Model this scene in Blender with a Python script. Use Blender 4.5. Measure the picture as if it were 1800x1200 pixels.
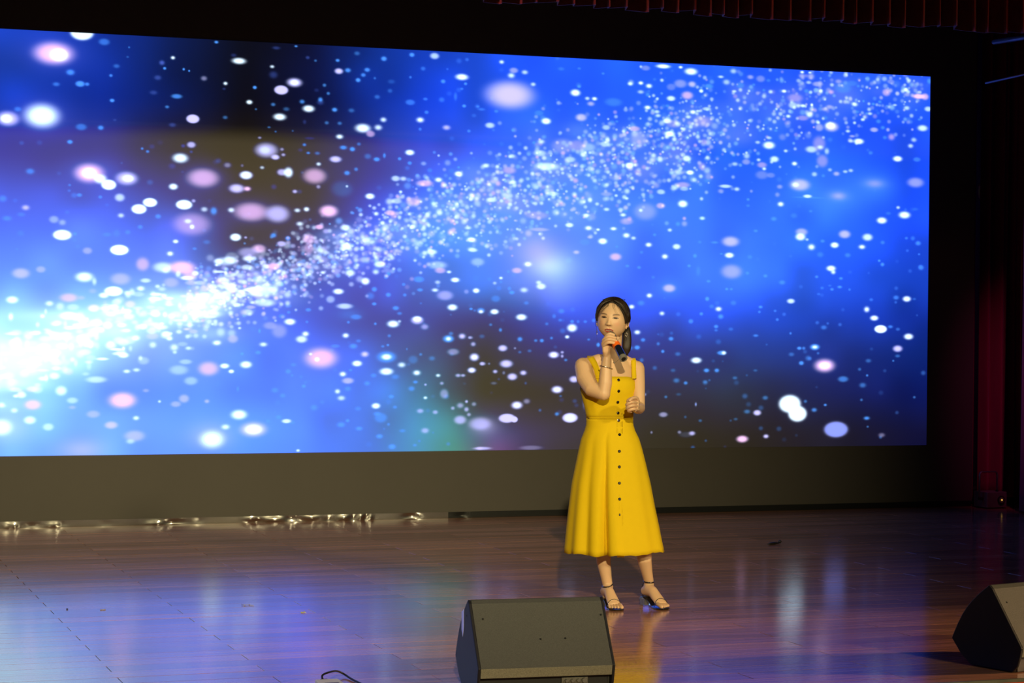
import bpy, bmesh, math, random
import numpy as np
from mathutils import Vector, Matrix
from mathutils.bvhtree import BVHTree
from mathutils import noise as mnoise

rnd = random.Random(7)
for o in list(bpy.data.objects):
    bpy.data.objects.remove(o, do_unlink=True)
C = bpy.context.scene.collection
SC = bpy.context.scene

# ------------------------------------------------------------------ camera
F_PX, YAW, PITCH, ROLL, CAM_H = 3809.4, 0.3365287, -0.0101844, 0.0089824, 1.523
cy_, sy_, cp_, sp_ = math.cos(YAW), math.sin(YAW), math.cos(PITCH), math.sin(PITCH)
FW = Vector((sy_ * cp_, cy_ * cp_, sp_))
R0 = Vector((cy_, -sy_, 0))
U0 = R0.cross(FW)
RT = R0 * math.cos(ROLL) + U0 * math.sin(ROLL)
UP = -R0 * math.sin(ROLL) + U0 * math.cos(ROLL)
cam_data = bpy.data.cameras.new('camera')
cam_data.sensor_width = 36.0
cam_data.lens = F_PX / 1800 * 36.0
cam_data.clip_end = 200
cam = bpy.data.objects.new('camera', cam_data)
C.objects.link(cam)
M = Matrix((RT, UP, -FW)).transposed().to_4x4()
M.translation = (0, 0, CAM_H)
cam.matrix_world = M
SC.camera = cam
CAM = Vector((0, 0, CAM_H))

# ------------------------------------------------------------------ colour management, world
SC.view_settings.view_transform = 'Standard'
SC.view_settings.look = 'None'
SC.view_settings.gamma = 1.0
SC.view_settings.use_curve_mapping = False
SC.view_settings.exposure = 0.0
world = bpy.data.worlds.new('world')
SC.world = world
world.use_nodes = True
world.node_tree.nodes['Background'].inputs[0].default_value = (0.9, 0.8, 0.75, 1)
world.node_tree.nodes['Background'].inputs[1].default_value = 0.012

# ------------------------------------------------------------------ lights
def spot(name, loc, target, power, color, size_deg, blend, radius):
    d = bpy.data.lights.new(name, 'SPOT')
    d.energy = power; d.color = color; d.spot_size = math.radians(size_deg)
    d.spot_blend = blend; d.shadow_soft_size = radius
    o = bpy.data.objects.new(name, d); C.objects.link(o)
    o.location = loc
    o.rotation_euler = (Vector(target) - Vector(loc)).to_track_quat('-Z', 'Y').to_euler()
    return o
WARM = (1.0, 0.83, 0.45)
spot('front_spotlight', (-1.5, -6.0, 6.6), (3.5, 14.0, 1.0), 11500, WARM, 24.5, 1.0, 0.13)
spot('front_spotlight', (9.5, -6.0, 6.6), (3.3, 12.0, 0.9), 4600, WARM, 24, 1.0, 0.5)
spot('side_spotlight', (19.0, 5.0, 3.4), (6.0, 8.5, 0.0), 8500, (1.0, 0.60, 0.30), 15, 0.9, 0.12)
spot('blue_stage_light', (-3.4, 9.2, 3.2), (2.78, 8.5, 0.2), 650, (0.10, 0.20, 1.0), 12, 0.7, 0.12)
spot('magenta_stage_light', (8.6, 12.5, 4.2), (10.3, 15.4, 1.0), 190, (1.0, 0.10, 0.40), 30, 0.9, 0.10)
spot('added_pleat_light', (11.4, 13.9, 4.2), (7.0, 14.3, 3.9), 120, (1.0, 0.3, 0.15), 50, 0.9, 0.05)  # added lamp, grazes the valance so its pleat edges show red
spot('added_pleat_light', (2.2, 13.9, 4.2), (7.0, 14.3, 3.9), 160, (1.0, 0.3, 0.15), 50, 0.9, 0.05)  # second added lamp, same purpose from the left end

# ------------------------------------------------------------------ helpers
def ray(px, py):
    return FW + RT * ((px - 900) / F_PX) - UP * ((py - 600) / F_PX)
def on_floor(px, py, z=0.0):
    d = ray(px, py); t = (z - CAM_H) / d.z
    return CAM + d * t
def on_depth(px, py, Y):
    d = ray(px, py); return CAM + d * (Y / d.y)

def put(name, verts, faces, mat=None, parent=None, smooth=False, bevel=0.0, solid=0.0):
    me = bpy.data.meshes.new(name)
    me.from_pydata([tuple(v) for v in verts], [], faces)
    me.update()
    if smooth:
        me.polygons.foreach_set('use_smooth', [True] * len(me.polygons))
    o = bpy.data.objects.new(name, me); C.objects.link(o)
    if mat: me.materials.append(mat)
    if parent: o.parent = parent
    if solid:
        m = o.modifiers.new('solid', 'SOLIDIFY'); m.thickness = solid; m.offset = 0
    if bevel:
        m = o.modifiers.new('bevel', 'BEVEL'); m.width = bevel; m.segments = 2; m.limit_method = 'ANGLE'
    return o
def tag(o, label=None, cat=None, group=None, kind=None):
    if label: o['label'] = label
    if cat: o['category'] = cat
    if group: o['group'] = group
    if kind: o['kind'] = kind
    return o
def empty(name, loc=(0, 0, 0), rz=0.0):
    o = bpy.data.objects.new(name, None); C.objects.link(o)
    o.location = loc; o.rotation_euler = (0, 0, rz); o.empty_display_size = 0.1
    return o
class MB:
    def __init__(s): s.v = []; s.f = []
    def add(s, v, f):
        n = len(s.v); s.v += [tuple(p) for p in v]; s.f += [tuple(i + n for i in q) for q in f]; return s
    def box(s, x0, x1, y0, y1, z0, z1):
        v = [(x, y, z) for z in (z0, z1) for y in (y0, y1) for x in (x0, x1)]
        return s.add(v, [(0, 2, 3, 1), (4, 5, 7, 6), (0, 1, 5, 4), (2, 6, 7, 3), (0, 4, 6, 2), (1, 3, 7, 5)])
    def tube(s, pts, rad, n=10, side=None, cap=True):
        """pts: Vectors; rad: r or (ra, rb) per point; side: axis the first radius lies along"""
        pts = [Vector(p) for p in pts]; rings = []; prev = None
        for i, p in enumerate(pts):
            t = (pts[min(i + 1, len(pts) - 1)] - pts[max(i - 1, 0)]).normalized()
            a = Vector(side) if side is not None else (prev if prev is not None else (Vector((0, 0, 1)) if abs(t.z) < .9 else Vector((1, 0, 0))))
            a = (a - t * a.dot(t)).normalized(); prev = a
            b = t.cross(a)
            r = rad[i] if isinstance(rad, (list, tuple)) else rad
            ra, rb = r if isinstance(r, (list, tuple)) else (r, r)
            rings.append([p + a * (ra * math.cos(2 * math.pi * k / n)) + b * (rb * math.sin(2 * math.pi * k / n)) for k in range(n)])
        return s.loft(rings, cap)
    def loft(s, rings, cap=True, closed=True):
        n = len(rings[0]); v = [p for r in rings for p in r]; f = []
        for i in range(len(rings) - 1):
            for k in range(n if closed else n - 1):
                k2 = (k + 1) % n
                f.append((i * n + k, i * n + k2, (i + 1) * n + k2, (i + 1) * n + k))
        if cap:
            f.append(tuple(reversed(range(n)))); f.append(tuple(range((len(rings) - 1) * n, len(rings) * n)))
        return s.add(v, f)
    def capsule(s, pts, rad, n=10):
        """tube with rounded ends"""
        pts = [Vector(p) for p in pts]; rad = list(rad) if isinstance(rad, (list, tuple)) else [rad] * len(pts)
        t0 = (pts[0] - pts[1]).normalized(); t1 = (pts[-1] - pts[-2]).normalized()
        P = []; Q = []
        for a in (1.45, 1.05, .55):
            P.append(pts[0] + t0 * rad[0] * math.sin(a)); Q.append(rad[0] * math.cos(a))
        P += pts; Q += rad
        for a in (.55, 1.05, 1.45):
            P.append(pts[-1] + t1 * rad[-1] * math.sin(a)); Q.append(rad[-1] * math.cos(a))
        return s.tube(P, Q, n)
    def ball(s, c, r, n=12, m=8):
        c = Vector(c); r = (r, r, r) if not isinstance(r, (list, tuple)) else r
        rings = [[c + Vector((r[0] * math.sin(math.pi * (j + .02) / (m + .04)) * math.cos(2 * math.pi * k / n), r[1] * math.sin(math.pi * (j + .02) / (m + .04)) * math.sin(2 * math.pi * k / n), -r[2] * math.cos(math.pi * (j + .02) / (m + .04)))) for k in range(n)] for j in range(m + 1)]
        return s.loft(rings)
    def put(s, name, mat=None, parent=None, **k):
        return put(name, s.v, s.f, mat, parent, **k)

# ------------------------------------------------------------------ materials
def mat(name, color=(.5, .5, .5), rough=.5, metal=0.0, noise=0.0, nscale=20.0, bump=0.0, bscale=200.0, spec=.5, sheen=0.0, coat=0.0, stretch=(1, 1, 1), trans=0.0, sss=0.0):
    m = bpy.data.materials.new(name); m.use_nodes = True
    nt = m.node_tree; b = nt.nodes['Principled BSDF']
    b.inputs['Base Color'].default_value = (*color, 1)
    b.inputs['Roughness'].default_value = rough
    b.inputs['Metallic'].default_value = metal
    b.inputs['Specular IOR Level'].default_value = spec
    if sheen: b.inputs['Sheen Weight'].default_value = sheen
    if coat: b.inputs['Coat Weight'].default_value = coat; b.inputs['Coat Roughness'].default_value = .07; b.inputs['Coat IOR'].default_value = 1.5 if coat <= 1 else 3.5
    if trans: b.inputs['Transmission Weight'].default_value = trans
    if sss:
        b.inputs['Subsurface Weight'].default_value = sss
        b.inputs['Subsurface Radius'].default_value = (1.0, .35, .2); b.inputs['Subsurface Scale'].default_value = .008
    tc = nt.nodes.new('ShaderNodeTexCoord'); mp = nt.nodes.new('ShaderNodeMapping')
    mp.inputs['Scale'].default_value = stretch
    nt.links.new(tc.outputs['Object'], mp.inputs[0])
    n = nt.nodes.new('ShaderNodeTexNoise'); n.inputs['Scale'].default_value = nscale; n.inputs['Detail'].default_value = 4
    nt.links.new(mp.outputs[0], n.inputs['Vector'])
    mx = nt.nodes.new('ShaderNodeMix'); mx.data_type = 'RGBA'
    k = noise
    mx.inputs['A'].default_value = (*[c * (1 - k) for c in color], 1)
    mx.inputs['B'].default_value = (*[min(1, c * (1 + k)) for c in color], 1)
    nt.links.new(n.outputs['Fac'], mx.inputs['Factor'])
    nt.links.new(mx.outputs['Result'], b.inputs['Base Color'])
    if bump:
        n2 = nt.nodes.new('ShaderNodeTexNoise'); n2.inputs['Scale'].default_value = bscale
        nt.links.new(mp.outputs[0], n2.inputs['Vector'])
        bp = nt.nodes.new('ShaderNodeBump'); bp.inputs['Strength'].default_value = bump; bp.inputs['Distance'].default_value = .002
        nt.links.new(n2.outputs['Fac'], bp.inputs['Height']); nt.links.new(bp.outputs[0], b.inputs['Normal'])
    return m

M_black = mat('matt_black_paint', (.012, .012, .013), .8, noise=.2)
M_panel = mat('unlit_led_panel', (.078, .072, .062), .62, noise=.06, nscale=3, spec=.3)
M_steel = mat('polished_steel', (.24, .235, .22), .30, 1.0, noise=.06, nscale=8, coat=1.001)
M_trim = mat('aluminium_trim', (.35, .34, .31), .22, 1.0, noise=.1)
M_valance = mat('dark_red_velvet', (.16, .012, .008), .7, noise=.3, sheen=.4, bump=.3)
M_curtain = mat('magenta_red_velvet', (.22, .006, .045), .75, noise=.3, nscale=8, sheen=.3, stretch=(1, 1, .2), bump=.2)
M_redcarpet = mat('red_stage_carpet', (.7, .1, .03), .9, noise=.2, nscale=60, bump=.4)
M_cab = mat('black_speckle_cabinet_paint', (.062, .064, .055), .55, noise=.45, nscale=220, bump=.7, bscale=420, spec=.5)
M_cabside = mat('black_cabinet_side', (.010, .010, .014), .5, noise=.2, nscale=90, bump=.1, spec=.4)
M_grille = mat('black_speaker_grille', (.015, .015, .016), .6, noise=.2, nscale=300, bump=.5, bscale=600)
M_screw = mat('black_screw', (.01, .01, .01), .4, .4)
M_sticker = mat('pale_sticker', (.8, .85, .95), .5)
M_rubber = mat('black_rubber', (.012, .012, .012), .5)
M_cream = mat('cream_plastic', (.9, .78, .38), .4, noise=.04)
M_dark = mat('dark_grey_plastic', (.14, .13, .11), .5, noise=.2)
M_glossmetal = mat('grey_metal', (.3, .3, .28), .35, .8)
M_pipe = mat('painted_steel_pipe', (.12, .13, .15), .4, .5)
M_hall = mat('hall_floor_paint', (.12, .1, .09), .6, noise=.2)

def floor_material():
    m = bpy.data.materials.new('varnished_brown_plank'); m.use_nodes = True
    nt = m.node_tree; N = nt.nodes; L = nt.links; b = N['Principled BSDF']
    geo = N.new('ShaderNodeNewGeometry'); oi = N.new('ShaderNodeObjectInfo')
    mp = N.new('ShaderNodeMapping'); mp.inputs['Scale'].default_value = (1.2, 60, 1)
    L.new(geo.outputs['Position'], mp.inputs[0])
    n1 = N.new('ShaderNodeTexNoise'); n1.inputs['Scale'].default_value = 1.0; n1.inputs['Detail'].default_value = 6; n1.inputs['Roughness'].default_value = .65
    L.new(mp.outputs[0], n1.inputs['Vector'])
    cr = N.new('ShaderNodeValToRGB')
    cr.color_ramp.elements[0].position = .35; cr.color_ramp.elements[0].color = (.28, .125, .07, 1)
    cr.color_ramp.elements[1].position = .68; cr.color_ramp.elements[1].color = (.54, .25, .14, 1)
    L.new(n1.outputs['Fac'], cr.inputs[0])
    hs = N.new('ShaderNodeHueSaturation'); L.new(cr.outputs[0], hs.inputs['Color'])
    mr = N.new('ShaderNodeMapRange'); mr.inputs['To Min'].default_value = .75; mr.inputs['To Max'].default_value = 1.25
    L.new(oi.outputs['Random'], mr.inputs['Value']); L.new(mr.outputs[0], hs.inputs['Value'])
    L.new(hs.outputs[0], b.inputs['Base Color'])
    mr2 = N.new('ShaderNodeMapRange'); mr2.inputs['From Min'].default_value = .3; mr2.inputs['From Max'].default_value = .7
    mr2.inputs['To Min'].default_value = .10; mr2.inputs['To Max'].default_value = .19
    L.new(n1.outputs['Fac'], mr2.inputs['Value']); L.new(mr2.outputs[0], b.inputs['Roughness'])
    b.inputs['Specular IOR Level'].default_value = .62
    bp = N.new('ShaderNodeBump'); bp.inputs['Strength'].default_value = .12; bp.inputs['Distance'].default_value = .0006
    mp2 = N.new('ShaderNodeMapping'); mp2.inputs['Scale'].default_value = (3, 90, 1)
    L.new(geo.outputs['Position'], mp2.inputs[0])
    n2 = N.new('ShaderNodeTexNoise'); n2.inputs['Scale'].default_value = 1.0; n2.inputs['Detail'].default_value = 3
    L.new(mp2.outputs[0], n2.inputs['Vector'])
    L.new(n2.outputs['Fac'], bp.inputs['Height']); L.new(bp.outputs[0], b.inputs['Normal'])
    return m
M_floor = floor_material()

# ------------------------------------------------------------------ setting
WALL_Y, FRONT_Y = 15.8, 8.056
X0, X1 = -4.0, 11.6
tag(MB().box(X0, X1, 16.35, 16.55, -.1, 6.5).put('wall_back', M_black), kind='structure')
tag(MB().box(X1, X1 + .2, FRONT_Y, 16.55, -.1, 6.5).put('wall_right', M_black), kind='structure')
tag(MB().box(X0 - .2, X0, FRONT_Y, 16.55, -.1, 6.5).put('wall_left', M_black), kind='structure')
tag(MB().box(X0 - .2, X1 + .2, FRONT_Y, 16.55, 6.5, 6.7).put('ceiling', M_black), kind='structure')
tag(MB().box(X0 - .2, X1 + 9, 8.1, 8.35, 4.19, 6.7).put('wall_front', M_black), kind='structure')   # header over the stage opening
tag(MB().box(-14, 16, -14, FRONT_Y - .02, -1.15, -1.0).put('floor_hall', M_hall), kind='structure')
fl = MB().box(X0, X1, FRONT_Y, 16.35, -.3, -.0135).put('floor', M_floor); tag(fl, kind='structure')
tag(MB().box(X0, X1, FRONT_Y - .018, FRONT_Y - .002, -1.0, -.012).put('trim_1', M_redcarpet), kind='structure')
tag(MB().box(X0, X1, FRONT_Y - .019, FRONT_Y - .001, -.0115, .0015).put('trim_2', mat('worn_metal_nosing', (.2, .21, .15), .45, .5, noise=.5, nscale=14)), kind='structure')

# planks: rows run parallel to the screen, end joints step by half a plank
PW, PL = .1564, 1.29
def plank_mesh():
    g, c, h = .0007, .0007, .0125
    x0, x1, y0, y1 = .0016, PL - .0016, -PW / 2 + g, PW / 2 - g
    v = [(x0, y0, -h), (x1, y0, -h), (x1, y1, -h), (x0, y1, -h),
         (x0, y0, -c), (x1, y0, -c), (x1, y1, -c), (x0, y1, -c),
         (x0 + c, y0 + c, 0), (x1 - c, y0 + c, 0), (x1 - c, y1 - c, 0), (x0 + c, y1 - c, 0)]
    f = [(8, 9, 10, 11)]
    for a, b in ((0, 4), (4, 8)):
        for k in range(4):
            f.append((a + k, a + (k + 1) % 4, b + (k + 1) % 4, b + k))
    me = bpy.data.meshes.new('plank'); me.from_pydata(v, [], f); me.materials.append(M_floor); me.update()
    return me
pm = plank_mesh()
far = MB(); n_pl = 0; row = 0
yc = 8.134
cand = []
while yc < 15.95:
    phase = 1.453 if row % 2 == 0 else 2.085
    a = math.atan2(900, F_PX)
    xl = yc * math.tan(YAW - a) - .25; xr = yc * math.tan(YAW + a) + .25
    k = math.floor((X0 - phase) / PL)
    while phase + k * PL < X1:
        xs = phase + k * PL; k += 1
        vis = xs + PL > xl and xs < xr
        cand.append((vis, xs, yc))
    yc += PW; row += 1
cand.sort(key=lambda t: (not t[0], t[2]))
for i, (vis, xs, yy) in enumerate(cand):
    rx = math.radians(rnd.gauss(0, .05))
    if vis and n_pl < 300:
        o = bpy.data.objects.new('plank', pm); C.objects.link(o); o.parent = fl
        o.location = (xs, yy, -.0005); o.rotation_euler = (rx, math.radians(rnd.gauss(0, .01)), 0); n_pl += 1
    else:
        xa, xb = max(xs, X0), min(xs + PL, X1)
        if xb - xa > .02:
            far.box(xa + .0007, xb - .0007, yy - PW / 2 + .0007, yy + PW / 2 - .0007, -.013, -.001)
o = far.put('plank_field', M_floor, fl); o['kind'] = 'stuff'

# ------------------------------------------------------------------ LED wall with its picture
LX0, LX1, LZ0, LZ1 = -.8, 9.17, .5135, 3.56
PXM = 250
IW, IH = int((LX1 - LX0) * PXM), int((LZ1 - LZ0) * PXM)
def build_picture():
    gx = (np.arange(IW) + .5) / PXM + LX0
    gz = (np.arange(IH) + .5) / PXM + LZ0
    rows = BG_ROWS
    RZ = []; RC = []
    for r in rows:
        xs = [e[0] for e in r]
        RZ.append(np.interp(gx, xs, [e[1] for e in r]))
        RC.append(np.stack([np.interp(gx, xs, [e[2 + c] for e in r]) for c in range(3)], 1))
    RZ = np.array(RZ)[::-1]; RC = np.array(RC)[::-1]           # ascending z
    img = np.zeros((IH, IW, 3), np.float32)
    for i in range(IW):
        for c in range(3):
            img[:, i, c] = np.interp(gz, RZ[:, i], RC[:, i, c])
    def blur(a, s):
        k = np.exp(-.5 * (np.arange(-3 * s, 3 * s + 1) / s) ** 2); k /= k.sum()
        for ax in (0, 1):
            p = np.pad(a, [(3 * s, 3 * s) if j == ax else (0, 0) for j in range(3)], mode='edge')
            out = np.zeros_like(a)
            for j, w in enumerate(k):
                sl = [slice(None)] * 3; sl[ax] = slice(j, j + a.shape[ax]); out += w * p[tuple(sl)]
            a = out
        return a
    img = blur(img, 12)
    rg = np.random.RandomState(5)
    # faint nebula variation
    small = rg.rand(14, 44, 1).astype(np.float32)
    zi = np.linspace(0, 13, IH); xi = np.linspace(0, 43, IW)
    z0 = np.minimum(zi.astype(int), 12); x0 = np.minimum(xi.astype(int), 42)
    fz = (zi - z0)[:, None, None]; fx = (xi - x0)[None, :, None]
    fz = fz * fz * (3 - 2 * fz); fx = fx * fx * (3 - 2 * fx)
    nz = (small[z0][:, x0] * (1 - fz) * (1 - fx) + small[z0 + 1][:, x0] * fz * (1 - fx) + small[z0][:, x0 + 1] * (1 - fz) * fx + small[z0 + 1][:, x0 + 1] * fz * fx)
    img *= (.9 + .2 * nz)
    COL = dict(W=(222, 242, 255), V=(205, 202, 252), P=(240, 202, 240), R=(238, 160, 190), C=(84, 165, 252), B=(70, 95, 190), L=(203, 198, 242), S=(150, 165, 242))
    def blob(x, z, rx, rz, col, a, mode='n'):
        e = 2.2 if mode == 's' else 1.7
        i0, i1 = int((x - rx * e - LX0) * PXM), int((x + rx * e - LX0) * PXM) + 2
        j0, j1 = int((z - rz * e - LZ0) * PXM), int((z + rz * e - LZ0) * PXM) + 2
        i0, j0 = max(i0, 0), max(j0, 0); i1, j1 = min(i1, IW), min(j1, IH)
        if i1 <= i0 or j1 <= j0: return
        dx = (gx[i0:i1] - x) / rx; dz = (gz[j0:j1] - z) / rz
        d = np.sqrt(dx[None, :] ** 2 + dz[:, None] ** 2)
        if mode == 'h': al = 1 / (1 + np.exp((d - .92) / .06))
        elif mode == 's': al = np.exp(-1.3 * d * d)
        else: al = np.exp(-(d / .93) ** 3) if rx < .035 else np.exp(-(d / .98) ** 4.5)
        al = (a * al)[:, :, None].astype(np.float32)
        sub = img[j0:j1, i0:i1]
        img[j0:j1, i0:i1] = sub * (1 - al) + np.maximum(sub, np.array(col, np.float32)) * al
    # milky band: solid glow on the left, thousands of grains in the middle and on the right
    bx = [-1.0, 1.66, 2.26, 2.88, 3.38, 4.16, 5.06, 5.98, 6.7, 7.44, 8.2, 9.14]
    bz = [.3, 1.15, 1.38, 1.56, 1.72, 2.03, 2.35, 2.64, 2.88, 3.12, 3.33, 3.46]
    bw = [.45, .27, .24, .22, .21, .24, .32, .38, .38, .36, .34, .30]
    for k in range(150):
        x = rg.uniform(-.9, 3.3); w = np.interp(x, bx, bw)
        z = np.interp(x, bx, bz) + rg.randn() * w * .38
        blob(x, z, rg.uniform(.10, .26) * (1.2 if x < 2.3 else .8), rg.uniform(.04, .1), (215, 246, 255), rg.uniform(.25, .6) * (1 if x < 2.5 else .7), 's')
    for k in range(520):
        x = rg.uniform(.5, 3.6); w = np.interp(x, bx, bw)
        z = np.interp(x, bx, bz) + rg.randn() * w * .55
        blob(x, z, rg.uniform(.012, .05), rg.uniform(.01, .03), (232, 248, 255) if rg.rand() < .8 else (220, 215, 250), rg.uniform(.3, .9))
    for k in range(110):
        x = rg.uniform(3.1, 9.1); w = np.interp(x, bx, bw)
        z = np.interp(x, bx, bz) + rg.randn() * w * .4
        blob(x, z, rg.uniform(.10, .22), rg.uniform(.06, .13), (135, 175, 250) if rg.rand() < .7 else (170, 165, 245), rg.uniform(.12, .34) * (1 if x < 7 else .5), 's')
    for k in range(3600):
        x = 3.0 + 6.1 * rg.rand() ** 1.15; w = np.interp(x, bx, bw)
        z = np.interp(x, bx, bz) + rg.randn() * w * .56
        if x > 7.2 and rg.rand() < .6: continue
        r = rg.uniform(.009, .02) * (1.5 if rg.rand() < .12 else 1)
        t = rg.rand()
        col = (222, 240, 255) if t < .5 else ((205, 205, 250) if t < .72 else ((130, 190, 255) if t < .93 else (235, 195, 235)))
        blob(x, z, r * 1.15, r, col, rg.uniform(.2, .75))
    for k in range(480):
        x = rg.uniform(LX0, LX1); z = rg.uniform(LZ0, LZ1)
        if z > 2.8 and x < 4.9: continue
        r = rg.uniform(.008, .022)
        blob(x, z, r * 1.2, r, (80, 150, 248), rg.uniform(.12, .5))
    for k in range(110):
        x = rg.uniform(LX0, 1.6); z = rg.uniform(LZ0, LZ1); r = rg.uniform(.02, .1)
        blob(x, z, r * 1.3, r, COL[rg.choice(list('WVPC'))], rg.uniform(.5, 1))
    for a, b, c, d, tint, weight, edge in STARS:
        if c > 110 and edge == 0 and tint in (0, 1, 2): blob(a / 100, b / 100, c / 600, d / 600, (105, 110, 235), .38, 's')
        blob(a / 100, b / 100, c / 1000, d / 1000, list(COL.values())[tint], weight / 10, 'nhs'[edge])
    s = np.clip(img / 255, 0, 1)
    lin = np.where(s < .04045, s / 12.92, ((s + .055) / 1.055) ** 2.4)
    # the lit wall also bounces the warm front light; what the panel itself gives is less
    warm = np.array([.045, .031, .014])[None, None, :] * np.clip((2.92 - gz) / .08, 0, 1)[:, None, None] * np.clip((8.6 - gx) / 3.6, .1, 1)[None, :, None]
    lin = np.maximum(lin - warm, lin * .35)
    # the panel out-shines the camera's white: clipped colours go on above 1
    lin = lin * (1 + SCREEN_GAIN * np.clip((s - .55) / .45, 0, 1) ** 2 + WHITE_GAIN * np.clip((s.min(axis=2, keepdims=True) - .75) / .2, 0, 1))
    px = np.ones((IH, IW, 4), np.float32); px[..., :3] = lin
    im = bpy.data.images.new('star_field_picture', IW, IH, float_buffer=True, is_data=False)
    im.pixels.foreach_set(px.ravel()); im.update(); im.pack()
    return im
SCREEN_GAIN, WHITE_GAIN = .6, .35
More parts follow.
